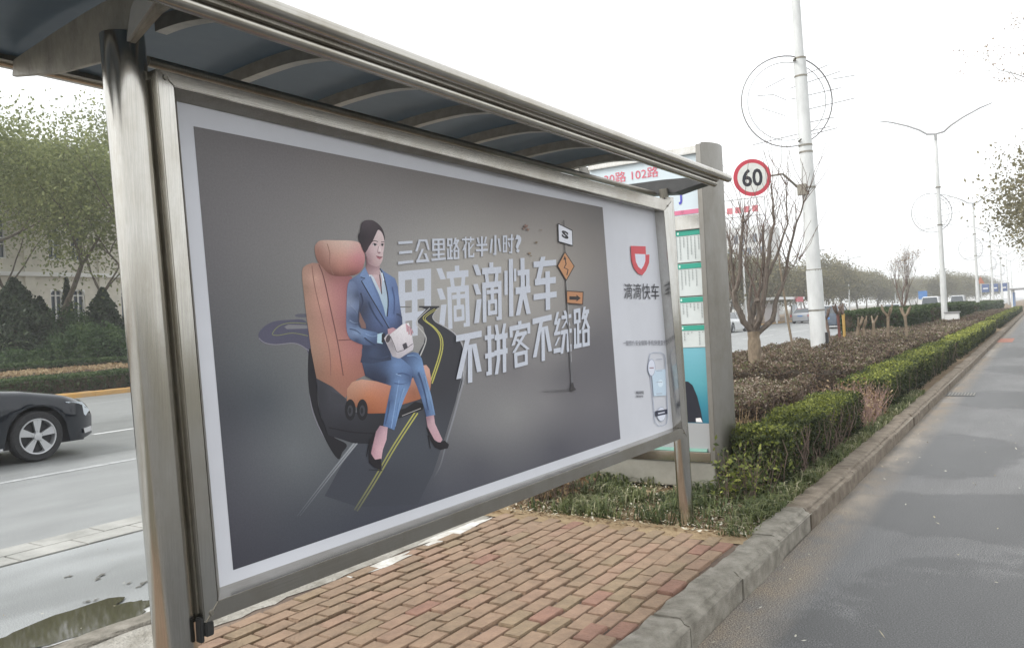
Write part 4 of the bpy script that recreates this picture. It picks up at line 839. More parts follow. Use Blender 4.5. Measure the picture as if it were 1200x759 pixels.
def kprint(parent, items, y):
    g_ = Print(1)
    for txt, x0, x1, z0, z1, col, off in items: g_.text(txt, [(x0, z1), (x1, z1), (x1, z0), (x0, z0)], col, off)
    return g_.build('printed_lettering', parent, mapper=lambda u, v, l: Vector((u, y-.0008*1-.0004*l, v)))
kprint(hp, [('30路 102路', -3.12, -2.62, 2.725, 2.815, (205, 70, 96), .0), ('J', -2.455, -2.425, 2.47, 2.60, (72, 70, 180), .03), ('行', -2.44, -2.412, 2.39, 2.416, (235, 180, 190), 0)], KY+.027)
green = pmat('route_green', (.03, .33, .24), .5); paper = pmat('route_paper', (.60, .64, .63), .5, noise=.04)
zt = 2.255
for k, (z1, z0) in enumerate(((2.255, 1.995), (1.985, 1.72), (1.71, 1.49), (1.48, 1.30))):
    bd = MB().box((-3.25, KY+.03, z0), (-2.28, KY+.055, z1)).build('route_board', paper, kiosk)
    flat(bd, 'green_header', -3.25, -2.28, z1-.042, z1-.002, KY+.0285, green)
    g_ = Print(2); rr = random.Random(k)
    for i in range(30):
        x = -3.22+i*.0315
        if rr.random() < .06: continue
        zz = z1-.055; end = z0+.02+rr.random()**2*(z1-z0)*.6
        while zz > end:
            hgt = .0075; g_.poly([(x, zz), (x+.010, zz), (x+.010, zz-hgt*.35), (x+.003, zz-hgt*.35), (x+.003, zz-hgt), (x, zz-hgt)], (60, 66, 70), dl=0); zz -= .0125
    for i in range(6): g_.line([(-2.62+i*.028, z1-.022), (-2.607+i*.028, z1-.022)], .018, (190, 225, 212), dl=0)
    g_.build('printed_columns', bd, mapper=lambda u, v, l: Vector((u, KY+.0240, v)))
def oceanmat():
    m = bpy.data.materials.new('sea_print'); m.use_nodes = True; t = m.node_tree; b = t.nodes['Principled BSDF']
    g_ = N(t, 'ShaderNodeNewGeometry'); sp = N(t, 'ShaderNodeSeparateXYZ'); t.links.new(g_.outputs['Position'], sp.inputs[0]); mr = N(t, 'ShaderNodeMapRange'); mr.inputs[1].default_value = .66; mr.inputs[2].default_value = 1.30
    t.links.new(sp.outputs[2], mr.inputs[0]); ad_ = N(t, 'ShaderNodeMath', operation='ADD'); ns = N(t, 'ShaderNodeMath', operation='MULTIPLY'); ns.inputs[1].default_value = .12
    t.links.new(noise_node(t, 7, 5, (1, 1, 4)), ns.inputs[0]); t.links.new(mr.outputs[0], ad_.inputs[0]); t.links.new(ns.outputs[0], ad_.inputs[1])
    t.links.new(ramp(t, ad_.outputs[0], [(0, (.012, .12, .20)), (.35, (.025, .22, .30)), (.6, (.09, .34, .40)), (1, (.16, .42, .50))]), b.inputs['Base Color']); return m
sea = MB().box((-3.25, KY+.03, .68), (-2.28, KY+.05, 1.295)).build('sea_advert', oceanmat(), kiosk)
MB().box((-3.25, KY+.028, .45), (-2.28, KY+.05, .68)).build('grey_panel', pmat('grey_panel', (.34, .345, .35), .6), kiosk)
g_ = Print(3); g_.poly([(-2.62, .68), (-2.62, 1.03), (-2.45, 1.02), (-2.415, .99), (-2.38, .90), (-2.355, .78), (-2.343, .69)], (22, 24, 38), dl=1, smooth=False); g_.poly([(-2.40, .69), (-2.345, .69), (-2.36, .725), (-2.40, .72)], (214, 210, 210))
g_.build('printed_suit', sea, mapper=lambda u, v, l: Vector((u, KY+.0295-.0006*l, v)))
MB().box((-2.95, KY+.005, .452), (-2.31, KY+.026, .475)).build('glass_edge', pmat('glass_edge', (.25, .45, .38), .2), kiosk)

# ------------------------------------------------------------------ kerbside poles
def roundel(name, parent_label, c, r, M_, group=None): pass
pole = thing('utility_pole', 'tall white stepped pole carrying the 60 speed limit sign and wire rings', 'pole', (-4.22, 18.8, .13))
b0 = Vector((-4.22, 18.8, .13)); top_ = Vector((-4.40, 18.72, 11.5)); dv = (top_-b0)
def pp(z): return b0+dv*((z-.13)/dv.z)
MB().tube([pp(.13), pp(2.4)], [.175, .17], 20).build('lower_shaft', M['white_paint'], pole, smooth=True)
MB().tube([pp(2.4), pp(7.15)], [.155, .135], 20).build('middle_shaft', M['white_paint'], pole, smooth=True)
MB().tube([pp(7.15), pp(11.5)], [.10, .085], 16).build('upper_shaft', M['white_paint'], pole, smooth=True)
for z in (1.5, 2.4, 4.25, 5.05, 5.2, 6.75, 7.15):
    MB().tube([pp(z-.02), pp(z+.02)], .172-.006*z+.012, 16).build('clamp_band', M['steel_dk'], pole)
MB().box(tuple(pp(.8)+Vector((.16, -.06, -.2))), tuple(pp(.8)+Vector((.21, .06, .2)))).build('junction_box', M['ink'], pole)
def ringset(parent, c, r, seed, zrot=0, thin=.010, mat=None):
    rr = random.Random(seed); ca, sa = math.cos(zrot), math.sin(zrot)
    P3 = lambda a, q: Vector((c[0]+q*math.cos(a)*ca, c[1]+q*math.cos(a)*sa, c[2]+q*math.sin(a)))
    b = MB()
    for q, t in ((r, thin), (r*.86, thin*.55)): b.tube([P3(6.2832*i/48, q) for i in range(49)], t, 4, cap=False)
    b.build('wire_ring', mat or M['wire'], parent)
    b = MB()
    for (x0, z0, x1, z1) in ((-1.0, -1.15, 1.15, -.75), (-.7, -.15, -.05, -.4), (-.8, .2, -.35, .2), (-.35, .2, 0, .03), (.1, .35, 1.5, .75), (.1, .05, 1.5, .3), (.3, -.3, 1.9, .0), (.3, -.65, 1.3, -.5), (-.55, .4, 0, .65), (.5, .7, 1.2, .95), (1.3, .55, 1.9, .62), (.6, -.95, 1.35, -.8)):
        b.tube([P3(0, 0)+(P3(0, 1)-P3(0, 0))*x0*r*.8+Vector((0, 0, z0*r*.8)), P3(0, 0)+(P3(0, 1)-P3(0, 0))*x1*r*.8+Vector((0, 0, z1*r*.8))], thin*.55, 4, cap=False)
    b.build('wire_ray', mat or M['wire'], parent)
M['wire'] = pmat('thin_wire', (.16, .15, .15), .6)
for z_ in (5.3, 7.1): MB().tube([pp(z_)+Vector((-.12, -.1, 0)), pp(z_)+Vector((-.02, -.28, .0)), (-4.62+.5*.84*(.45), 18.6+.5*.54*.45, z_)], [.02, .016, .014], 6).build('ring_bracket', M['steel_dk'], pole)
ringset(pole, (-4.62, 18.6, 6.22), 1.02, 3, .58, .015)
# 60 sign
sg = thing('speed_limit_sign', 'round red and white 60 speed limit sign on a bent arm from the white pole', 'road sign', (-5.3, 18.1, 4.1))
sc = Vector((-5.31, 18.02, 4.53)); nrm = Vector((.5, -.86, .02)).normalized(); rt = Vector((-nrm.y, nrm.x, 0)).normalized(); upv = rt.cross(-nrm).normalized()
if upv.z < 0: upv = -upv
MS = Matrix((rt.to_4d(), upv.to_4d(), nrm.to_4d(), Vector((0, 0, 0, 1)))).transposed(); MS = Matrix.Translation(sc) @ Matrix(((rt.x, upv.x, nrm.x, 0), (rt.y, upv.y, nrm.y, 0), (rt.z, upv.z, nrm.z, 0), (0, 0, 0, 1)))
RS = .415
MB().lathe([(0, 0), (RS, 0), (RS, .02), (0, .02)], 48, MS).build('disc', M['red'], sg)
MB().lathe([(0, .0205), (RS*.79, .0205), (RS*.79, .023), (0, .023)], 48, MS).build('white_face', pmat('sign_white', (.66, .67, .63), .5, noise=.08, scale=8), sg)
g_ = Print(1); g_.text('60', [(-.225, .20), (.225, .20), (.225, -.20), (-.225, -.20)], (30, 32, 40), .025)
g_.build('numerals', sg, mapper=lambda u, v, l: MS @ Vector((u, v, .0245)))
j0 = pp(4.16)+Vector((-.1, -.05, 0))
MB().tube([sc+rt*.40-nrm*.02+Vector((0, 0, .02)), sc+rt*.68-nrm*.02+Vector((0, 0, .05)), j0], [.022, .026, .032], 8).build('arm', M['steel_dk'], sg)
MB().box(tuple(pp(4.2)+Vector((-.20, -.20, -.12))), tuple(pp(4.2)+Vector((.0, -.14, .13)))).build('clamp', M['steel_dk'], sg, bevel=.01)

# street lamps with two arms
def lampmake(label, x, y, h, armlen=2.2, ring=True, z0=.13, seed=0, head=True):
    t = thing('street_lamp', label, 'street lamp', (x, y, z0), 'double arm street lamps along the planted strip')
    lx, ly = -.02*h/10, 0
    MB().tube([(x, y, z0), (x+lx*.3, y, z0+h*.32)], [.15, .14], 12).build('lower_shaft', M['white_paint'], t, smooth=True)
    MB().tube([(x+lx*.3, y, z0+h*.32), (x+lx, y, z0+h)], [.115, .075], 12).build('shaft', M['white_paint'], t, smooth=True)
    for s in (-1, 1):
        pts = [(x+lx, y, z0+h)]+[(x+lx+s*armlen*(.08+.92*q), y+.0, z0+h+1.3*(q**.55)) for q in (.0, .12, .3, .6, 1)]
        pts[1] = (x+lx+s*.03, y, z0+h+.35)
        MB().tube(pts, [.06, .055, .05, .045, .04, .035], 8).build('arm', M['lampgrey'], t, smooth=True)
        MB().tube([(x+lx+s*(armlen*.98), y, z0+h+1.29), (x+lx+s*(armlen+.55), y, z0+h+1.46)], [.07, .045], 8, sq=.5).build('lamp_head', M['lampgrey'], t, smooth=True)
    for z in (h*.55, h*.75): MB().tube([(x+lx*.7, y, z0+z), (x+lx*.7, y, z0+z+.06)], .13, 10).build('clamp_band', M['steel_dk'], t)
    if ring: ringset(t, (x-.35, y-.1, z0+h*.62), 1.0, seed, .5, .018)
    return t
M['lampgrey'] = pmat('lamp_grey', (.30, .30, .30), .5)
lampmake('nearest double-arm white street lamp, right of the 60 sign pole', -4.22, 46.4, 9.6, 2.0)
lampmake('second double-arm white street lamp along the strip, beyond the nearest', -4.66, 79.7, 9.3, 2.0)
for k, y in enumerate((117, 150, 183, 216)): lampmake(['third double-arm street lamp along the strip', 'fourth double-arm street lamp along the strip', 'fifth, hazy double-arm street lamp', 'farthest, faintest double-arm street lamp'][k], -5.2-.2*k, y, 9.3, 2.0, ring=k < 2)

# ------------------------------------------------------------------ planted strip: hedges, weeds
GH = 'clipped hedges along the path kerb'
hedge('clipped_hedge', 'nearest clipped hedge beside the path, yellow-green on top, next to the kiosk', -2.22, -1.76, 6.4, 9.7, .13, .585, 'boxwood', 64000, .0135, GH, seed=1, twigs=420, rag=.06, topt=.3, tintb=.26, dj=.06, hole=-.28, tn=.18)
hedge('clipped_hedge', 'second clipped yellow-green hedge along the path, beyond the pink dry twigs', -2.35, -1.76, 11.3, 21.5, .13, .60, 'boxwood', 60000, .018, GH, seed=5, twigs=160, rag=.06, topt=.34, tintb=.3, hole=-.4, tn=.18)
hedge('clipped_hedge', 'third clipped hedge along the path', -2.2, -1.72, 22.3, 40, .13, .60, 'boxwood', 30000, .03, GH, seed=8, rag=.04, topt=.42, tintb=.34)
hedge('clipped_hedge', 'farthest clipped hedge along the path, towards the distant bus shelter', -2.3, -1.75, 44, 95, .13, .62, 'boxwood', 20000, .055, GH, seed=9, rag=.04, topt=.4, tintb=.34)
BH = 'purple-brown hedges in the planted strip'
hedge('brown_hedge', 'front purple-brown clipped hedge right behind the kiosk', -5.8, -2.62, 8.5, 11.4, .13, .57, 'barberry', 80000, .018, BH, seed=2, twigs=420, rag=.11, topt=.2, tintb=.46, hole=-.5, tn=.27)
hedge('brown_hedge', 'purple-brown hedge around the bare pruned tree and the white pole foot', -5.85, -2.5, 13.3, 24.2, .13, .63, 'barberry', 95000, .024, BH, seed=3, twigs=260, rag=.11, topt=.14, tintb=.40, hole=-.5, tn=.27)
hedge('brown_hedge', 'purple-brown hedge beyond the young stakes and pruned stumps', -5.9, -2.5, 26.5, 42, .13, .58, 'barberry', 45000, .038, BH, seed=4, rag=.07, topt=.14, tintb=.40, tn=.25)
hedge('brown_hedge', 'farthest strip of purple-brown hedge before the distant lamps', -4.4, -2.4, 43, 80, .13, .6, 'barberry', 25000, .06, BH, seed=14, rag=.05, topt=.14, tintb=.32)
RH = 'dark green rounded hedges farther along the strip'
hedge('rounded_hedge', 'dark green rounded hedge behind the pruned stumps', -7.0, -4.6, 34.5, 44, .13, 1.3, 'boxdark', 26000, .05, RH, seed=6, rag=.12, topt=.3, tintb=.42)
hedge('rounded_hedge', 'second dark green hedge, around the foot of the nearest lamp', -6.4, -3.9, 46.5, 62, .13, 1.32, 'boxdark', 26000, .06, RH, seed=7, rag=.12, topt=.3, tintb=.42)
hedge('rounded_hedge', 'dark green hedge farthest along the strip', -6.2, -3.9, 68, 110, .13, 1.2, 'boxdark', 20000, .09, RH, seed=17, rag=.12, topt=.3, tintb=.42)

def stalks(name, label, n, x0, x1, y0, y1, h, mat, cat='plant', leafn=0, lm='dry', spread=.05, rad=.0035):
    t = thing(name, label, cat, ((x0+x1)/2, (y0+y1)/2, .13)); b = MB(); tips = []
    for i in range(n):
        p = Vector((R_.uniform(x0, x1), R_.uniform(y0, y1), .12)); d = Vector((R_.gauss(0, .25), R_.gauss(0, .25), 1)).normalized(); pts = [p]
        hh = h*R_.uniform(.5, 1.1)
        for k in range(4): d = (d+Vector((R_.gauss(0, spread*2), R_.gauss(0, spread*2), 0))).normalized(); p = p+d*hh/4; pts.append(p); tips.append(tuple(p))
        b.tube(pts, [rad, rad*.85, rad*.7, rad*.6, rad*.4], 4, cap=False)
    b.build('stems', mat, t)
    if leafn:
        T = np.array(tips); P = T[NR.integers(0, len(T), leafn)]+NR.normal(size=(leafn, 3))*.03
        P[:, 2] = np.maximum(P[:, 2], .15)
        leafmesh('leaves', P, .02, .5+NR.normal(size=leafn)*.25, L[lm], t)
    return t
stalks('dry_bush', 'pinkish dry twiggy bush between the first and second path hedges', 420, -2.25, -1.72, 9.75, 11.2, .48, pmat('pink_twig', (.30, .20, .17), .9, noise=.3, scale=20), leafn=1500)
stalks('dry_bush', 'brown dried leafy stalks under the far end of the billboard', 120, -3.5, -3.12, 5.3, 5.8, .42, M['twig'], leafn=800)
stalks('dry_bush', 'straw coloured grass clump behind the kiosk column', 45, -2.75, -2.5, 8.2, 8.4, .42, M['straw'])
stalks('leafy_shrub', 'sparse leafy shrub at the near corner of the path hedge', 60, -2.1, -1.8, 5.8, 6.3, .42, M['twig'], leafn=800, lm='boxwood')
def blades(name, label, n, x0, x1, y0, y1, h, dens=None, z=.13, mat='grass'):
    P = np.c_[NR.uniform(x0, x1, n*2), NR.uniform(y0, y1, n*2), np.full(n*2, z)]
    k = sn(P, 4.2, 3)+sn(P, 11, 5)*.6+NR.normal(size=n*2)*.25 > -.05; P = P[k][:n]; n = len(P)
    clump = .5+.5*sn(P, 7, 9); hh = h*NR.uniform(.4, 1.1, n)*(.6+.6*clump)
    az = NR.uniform(0, 6.283, n)+sn(P, 3, 1)*2; bend = NR.uniform(.5, 1.5, n)
    d = np.c_[np.cos(az), np.sin(az), np.zeros(n)]; s = np.c_[-np.sin(az), np.cos(az), np.zeros(n)]*.0048
    m1 = P+d*(hh*bend*.3)[:, None]+np.c_[np.zeros((n, 2)), hh*.7]; m2 = P+d*(hh*bend*.95)[:, None]+np.c_[np.zeros((n, 2)), hh*(.9-.35*bend*.5)]
    q = np.stack([P-s, P+s, m1+s*.9, m1-s*.9, m2], 1).reshape(-1, 3)
    m = bpy.data.meshes.new(name); idx = np.arange(n)[:, None]*5
    fs = np.concatenate([idx+np.array([[0, 1, 2, 3]])], 1); lp = np.concatenate([idx+np.array([[0, 1, 2, 3, 3, 2, 4]])], 1).ravel()
    m.vertices.add(5*n); m.vertices.foreach_set('co', q.astype(np.float32).ravel()); m.loops.add(7*n); m.loops.foreach_set('vertex_index', lp.astype(np.int32))
    m.polygons.add(2*n); m.polygons.foreach_set('loop_start', (np.arange(n)[:, None]*7+np.array([[0, 4]])).ravel().astype(np.int32)); m.update(calc_edges=True)
    tt = np.repeat(np.clip(.5+.22*sn(P, 3, 2)+NR.normal(size=n)*.2, 0, 1), 2)
    at_ = m.attributes.new('tint', 'FLOAT', 'FACE'); at_.data.foreach_set('value', tt.astype(np.float32)); m.materials.append(L[mat])
    o = link(name, m); o['kind'] = 'stuff'; o['label'] = label; return o
blades('weeds', 'weedy grass around the foot of the far billboard post', 6500, -3.9, -1.62, 5.1, 6.9, .14)
blades('weeds', 'grass fringe along the kerb below the hedge', 6000, -1.84, -1.60, 5.0, 14, .10)
blades('weeds', 'rough grass at the back of the kiosk', 8000, -5.6, -2.6, 6.7, 8.6, .09)
def litter(label, n, x0, x1, y0, y1, z, size, mat, name='fallen_leaves'):
    P = np.c_[NR.uniform(x0, x1, n), NR.uniform(y0, y1, n), np.full(n, z)+NR.uniform(0, .012, n)]
    a = NR.uniform(0, 6.283, n); s = size*NR.uniform(.4, 1.3, n)
    u = np.c_[np.cos(a), np.sin(a), NR.normal(size=n)*.3]*s[:, None]; v = np.c_[-np.sin(a), np.cos(a), NR.normal(size=n)*.3]*s[:, None]*.45
    q = np.stack([P-u, P+v, P+u, P-v], 1).reshape(-1, 3); m = bpy.data.meshes.new(name); m.from_pydata(q.tolist(), [], np.arange(4*n).reshape(-1, 4).tolist()); m.update()
    at_ = m.attributes.new('tint', 'FLOAT', 'FACE'); at_.data.foreach_set('value', NR.random(n).astype(np.float32)); m.materials.append(mat)
    o = link(name, m); o['kind'] = 'stuff'; o['label'] = label; return o
L['pale'] = leafmat('pale_litter', [(0, (.25, .19, .10)), (.5, (.45, .40, .28)), (1, (.62, .60, .52))], .1)
litter('dry pale leaves among the weeds', 4200, -3.9, -1.62, 4.98, 7.0, .16, .014, L['pale'])
litter('brown leaves on the soil', 6000, -3.9, -1.62, 4.98, 7.2, .138, .018, L['dry'])
litter('yellow leaf scraps on the path', 160, -1.38, .6, 2, 14, .008, .012, L['pale'])
litter('grit and scraps on the bus bay', 60, -6.2, -4.2, 1.5, 8, .008, .012, L['pale'])
litter('tiny leaf scraps lying on the hedge tops', 500, -5.6, -2.7, 8.6, 24, .61, .016, L['pale'])
# rocks near the weeds
for (x, y, r, lb) in ((-2.72, 5.92, .06, 'broken brown stone in the weeds by the kiosk'), (-3.52, 5.02, .075, 'chipped stone at the brick corner under the billboard')):
    bm = bmesh.new(); bmesh.ops.create_icosphere(bm, subdivisions=2, radius=r)
    for v in bm.verts: v.co = Vector((v.co.x*1.5, v.co.y, v.co.z*.5))*(1+R_.gauss(0, .12))
    m = bpy.data.meshes.new('stone'); bm.to_mesh(m); bm.free(); m.materials.append(M['dirt']); tag(link('stone', m, None, (x, y, .15)), lb, 'stone')
# drain grate in the path
gr = thing('drain_grate', 'iron drain grate in the path beside the kerb', 'grate', (-1.2, 15.2, .004))
for i in range(9): MB().box((-1.38+i*.045, 15.0, .002), (-1.36+i*.045, 15.45, .010)).build('bar', M['steel_dk'], gr)
MB().box((-1.41, 14.95, .001), (-.99, 15.5, .005)).build('painted_pit_dark', M['ink'], gr)  # flat black plate paints the darkness below the bars

# ------------------------------------------------------------------ bare pruned tree
def atd(u, v, D): return CAM + (RW @ _c(u, v))*D
bt = thing('pruned_tree', 'bare pruned tree with thick upright limbs under the 60 sign', 'tree', (-4.24, 13.98, .13))
CT = cr(850, 200, 3.455)
limbs = [([(120, 790), (119, 740), (117, 690), (114, 650)], .105, .095, 0), ([(112, 655), (75, 612), (45, 545), (35, 492), (58, 440), (64, 310), (73, 200)], .06, .02, -.3), ([(118, 645), (108, 600), (126, 520), (150, 460), (155, 410), (152, 240)], .05, .018, .25),
         ([(122, 650), (146, 570), (164, 440), (180, 300), (196, 212), (188, 90)], .06, .012, -.1), ([(128, 660), (190, 602), (214, 500), (236, 458), (256, 340), (288, 210), (335, 90)], .045, .01, .15), ([(163, 440), (208, 352), (250, 215), (246, 60)], .03, .006, .1),
         ([(38, 500), (28, 400), (18, 290)], .035, .012, -.2), ([(100, 625), (94, 540), (106, 450), (80, 390), (88, 260)], .035, .008, .3), ([(40, 540), (15, 470), (5, 380)], .03, .012, .1), ([(118, 650), (140, 600), (130, 520)], .045, .03, -.35), ([(232, 460), (262, 400), (300, 360)], .012, .004, 0), ([(108, 450), (130, 380), (140, 300)], .012, .005, .2)]
trk = MB(); brn = MB(); whp = MB(); rr = random.Random(4)
for k, (pts, r0, r1, dd) in enumerate(limbs):
    px = CT(*pts); n_ = len(px); P3 = [atd(u, v, 14+dd*(i/(n_-1))) for i, (u, v) in enumerate(px)]
    if k == 0: P3[0].z = .13
    # smooth + small kinks
    Q = []
    for i in range(n_-1):
        for t in (0, .33, .66): Q.append(P3[i].lerp(P3[i+1], t)+Vector((rr.gauss(0, .008), rr.gauss(0, .008), 0))*(k > 0))
    Q.append(P3[-1]); rad = [r0+(r1-r0)*i/(len(Q)-1) for i in range(len(Q))]
    rad = [r*(1+.15*rr.random()) for r in rad]
    (trk if k == 0 else brn).tube(Q, rad, 9, cap=True)
    if k:
        for q in range(len(Q)//2, len(Q)):
            for _ in range(2 if q < len(Q)-1 else 6):
                d = Vector((rr.gauss(0, .35), rr.gauss(0, .35), 1)).normalized(); ln = rr.uniform(.3, 1.1)
                whp.tube([Q[q], Q[q]+d*ln*.5+Vector((rr.gauss(0, .03), 0, 0)), Q[q]+d*ln+Vector((rr.gauss(0, .08), 0, 0))], [.006, .0045, .003], 4, cap=False)
        brn.tube([Q[-1]-Vector((0, 0, .03)), Q[-1]+Vector((0, 0, .02))], [rad[-1]*1.9, rad[-1]*1.5], 7)
trk.build('trunk', M['bark_pale'], bt, smooth=True); brn.build('limbs', M['limb'], bt, smooth=True); whp.build('whips', M['twig'], bt)
# leaning bare stake seen left of the white pole
ld = thing('young_tree', 'thin leaning bare trunk between the pruned tree and the white pole', 'tree', (-5.35, 20.6, .13))
MB().tube([(-5.2, 20.6, .13), (-5.33, 20.55, 1.2), (-5.45, 20.5, 2.6), (-5.5, 20.5, 3.3)], [.035, .03, .02, .01], 6).build('trunk', M['bark_pale'], ld)
# pruned stumps
stl = ['dark wrapped pruned stump right of the white pole', 'red-brown wrapped pruned stump', 'yellow painted pruned stump with a dark knob', 'pale pruned stump with stubby arms', 'short pale pruned stump', 'small forked pruned stump', 'pale pruned stump with a thick knob top', 'rightmost pale pruned stump with a flared top']
for k, (x, y, h) in enumerate(((-5.32, 25.2, 1.35), (-5.12, 25.5, 1.5), (-4.95, 25.3, 1.5), (-4.72, 25.7, 1.0), (-4.45, 25.8, .95), (-4.25, 26.0, 1.1), (-3.92, 26.2, 1.35), (-3.42, 26.5, 1.3))):
    t = thing('pruned_stump', stl[k], 'young tree', (x, y, .13), 'pruned stumps in the strip')
    mt = [M['twig'], pmat('red_wrap', (.16, .06, .05), .8), pmat('yellow_trunk', (.42, .27, .08), .8)][k] if k < 3 else M['bark_pale']
    rr = random.Random(40+k); lean = rr.gauss(0, .06); top = Vector((x+lean, y, .13+h*.8))
    MB().tube([(x, y, .13), (x+lean*.5, y, .13+h*.5), top], [.045, .04, .045], 7).build('trunk', mt, t, smooth=True)
    b = MB()
    for i in range(5 if k in (0, 1, 2, 6, 7) else 3):
        a = rr.random()*6.28; sp = rr.uniform(.1, .22); b.tube([top-Vector((0, 0, .03)), top+Vector((math.cos(a)*sp*.6, math.sin(a)*sp*.6, .1)), top+Vector((math.cos(a)*sp, math.sin(a)*sp, rr.uniform(.2, .34)))], [.035, .028, .02], 6)
    b.build('stubs', M['twig'] if k < 3 else M['bark_pale'], t)
tree('bare_tree', 'bare upright-branched tree behind the rounded hedge', (-5.4, 40.5, .13), 4.3, .32, .09, 'dry', 500, .03, 21, levels=4, clump=.12, up=1.3, trunk_frac=.24, barkm='twig', kids=4)

# ------------------------------------------------------------------ trees left, behind the road
def pl(u, D, z=.12):
    d = RW @ _c(u, 380); k = D/1.0; return (d.x*D, d.y*D, z)
LT = 'leafy trees across the road on the left'
tree('locust_tree', 'lacy green tree with a straight trunk in front of the arched windows', pl(60, 36), 14.6, .75, .17, 'locust', 13500, .085, 3, LT, clump=.45, drop=1.3, trunk_frac=.36, whitebase=True, up=.5, jit=1.1)
tree('locust_tree', 'spreading green tree at the left edge with long side branches', pl(-42, 33), 15.4, 1.0, .24, 'locust', 15000, .085, 5, LT, clump=.48, drop=1.3, trunk_frac=.33, up=.3, lean=(.06, .1), jit=1.1)
tree('locust_tree', 'big dark-trunked tree just left of the near billboard post', pl(158, 34), 11.6, .95, .22, 'locust', 10500, .085, 9, LT, clump=.48, drop=1.3, trunk_frac=.3, up=.3, lean=(-.1, -.08), jit=1.1)
tree('locust_tree', 'thin hazy green tree standing close to the cream building', pl(110, 41), 13.6, .8, .14, 'locust', 9500, .09, 13, LT, clump=.5, drop=.9, up=.4, jit=1.1)
tree('locust_tree', 'green tree filling the far left behind the dark conifer', pl(10, 41), 14.6, .8, .14, 'locust', 11000, .09, 14, LT, clump=.5, drop=.9, up=.4, jit=1.1)
def conifer(label, u, D, h, r, n, seed, group='dark conifers across the road'):
    b = pl(u, D); t = thing('conifer', label, 'conifer', b, group)
    MB().tube([b, (b[0], b[1], b[2]+h*.9)], [.1, .03], 7).build('trunk', M['bark'], t)
    z = NR.random(n)**.8; a = NR.uniform(0, 6.283, n); rad = r*(1-z)**.75*(NR.uniform(.4, 1.15, n))*(1+.22*np.sin(a*5+z*20+seed)+.2*np.sin(a*3-z*9+seed))
    P = np.c_[b[0]+rad*np.cos(a), b[1]+rad*np.sin(a), b[2]+.15+z*h]
    leafmesh('crown', P, .09, .45+.25*sn(P, 2, seed)+NR.normal(size=n)*.18, L['conifer'], t)
conifer('broad dark conifer at the left edge behind the hedge', 18, 34, 4.2, 1.9, 14000, 1); conifer('narrow dark conifer between the two arched windows', 80.5, 40, 4.6, .5, 5000, 2); conifer('pointed dark conifer right of the arched window', 122, 37, 3.8, 1.3, 10000, 3); conifer('dark conifer partly behind the straight trunk', 48, 38, 3.6, 1.1, 9000, 4)
def bush(label, u, D, r, h, n, seed, lm='shrub', size=.055, group='rounded shrubs across the road'):
    b = pl(u, D); t = thing('shrub', label, 'shrub', b, group)
    q = MB()
    for i in range(9):
        a = i*.7; q.tube([b, (b[0]+math.cos(a)*r*.5, b[1]+math.sin(a)*r*.5, b[2]+h*.7)], [.03, .012], 5, cap=False)
    q.build('stems', M['bark'], t)
    d = NR.normal(size=(n, 3)); d /= np.linalg.norm(d, axis=1, keepdims=True); k = NR.uniform(.55, 1.05, n)*(1+.22*sn(d, 4, seed))
    P = np.c_[b[0]+d[:, 0]*k*r, b[1]+d[:, 1]*k*r, b[2]+h*.5+d[:, 2]*k*h*.55]; P = P[P[:, 2] > .1]
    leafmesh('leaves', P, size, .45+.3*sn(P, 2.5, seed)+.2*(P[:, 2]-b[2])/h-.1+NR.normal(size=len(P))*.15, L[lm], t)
for k, (u, D, r, h, lb) in enumerate(((100, 32, 1.2, 2.1, 'bright green rounded shrub below the arched window'), (125, 31.5, 1.1, 2.0, 'rounded shrub just left of the near billboard post'), (72, 33, .9, 1.7, 'small green shrub right of the straight trunk'), (20, 31, 1.2, 1.3, 'low olive shrub at the left edge'), (45, 32, .8, 1.2, 'low shrub by the straight trunk'), (85, 36, 1.2, 3.0, 'taller blue-green shrub under the windows'))):
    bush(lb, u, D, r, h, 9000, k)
MH = 'long clipped hedges of the far median'
hedge('median_hedge', 'front dark clipped hedge across the road, along the yellow kerb', -25.4, -24.25, -4, 60, .12, .66, 'boxdark', 60000, .05, MH, seed=22, rag=.03, topt=.12, tintb=.45)
hedge('dry_groundcover', 'band of brown dry ground cover between the two far hedges', -27.6, -25.6, -4, 60, .12, .80, 'dry', 36000, .05, None, seed=23, rag=.05, topt=.2, tintb=.5, cat='ground cover')
hedge('median_hedge', 'rear dark clipped hedge across the road, under the trees', -29.2, -27.8, -4, 60, .12, 1.0, 'boxdark', 60000, .055, MH, seed=24, rag=.03, topt=.12, tintb=.4)
for k, (x, y, lb) in enumerate(((*pl(147, 33)[:2], 'white marker block among the far hedges beside the near post'),)):
    t = thing('marker_block', lb, 'marker', (x, y, .12)); MB().box((x-.22, y-.3, .12), (x+.22, y+.3, 1.05)).build('block', M['white'], t, bevel=.02)
    MB().box((x-.26, y-.34, 1.05), (x+.26, y+.34, 1.13)).build('cap', M['white'], t, bevel=.01)

# cream building with arched windows
bl = thing('cream_building', 'cream building with white arched windows and green eaves behind the trees', 'building', (-50, 24, .1))
wm = MB(); X_ = -45.0
wins = []
for s_, (z0, z1) in enumerate(((2.1, 4.6), (6.2, 8.4), (9.6, 11.0))):
    for k in range(-5, 15):
        for o_ in (0, 1.22): wins.append((22.94+k*4.0+o_, .66, z0, z1, s_ == 0))
Y0, Y1, ZT = 5, 82, 12.1
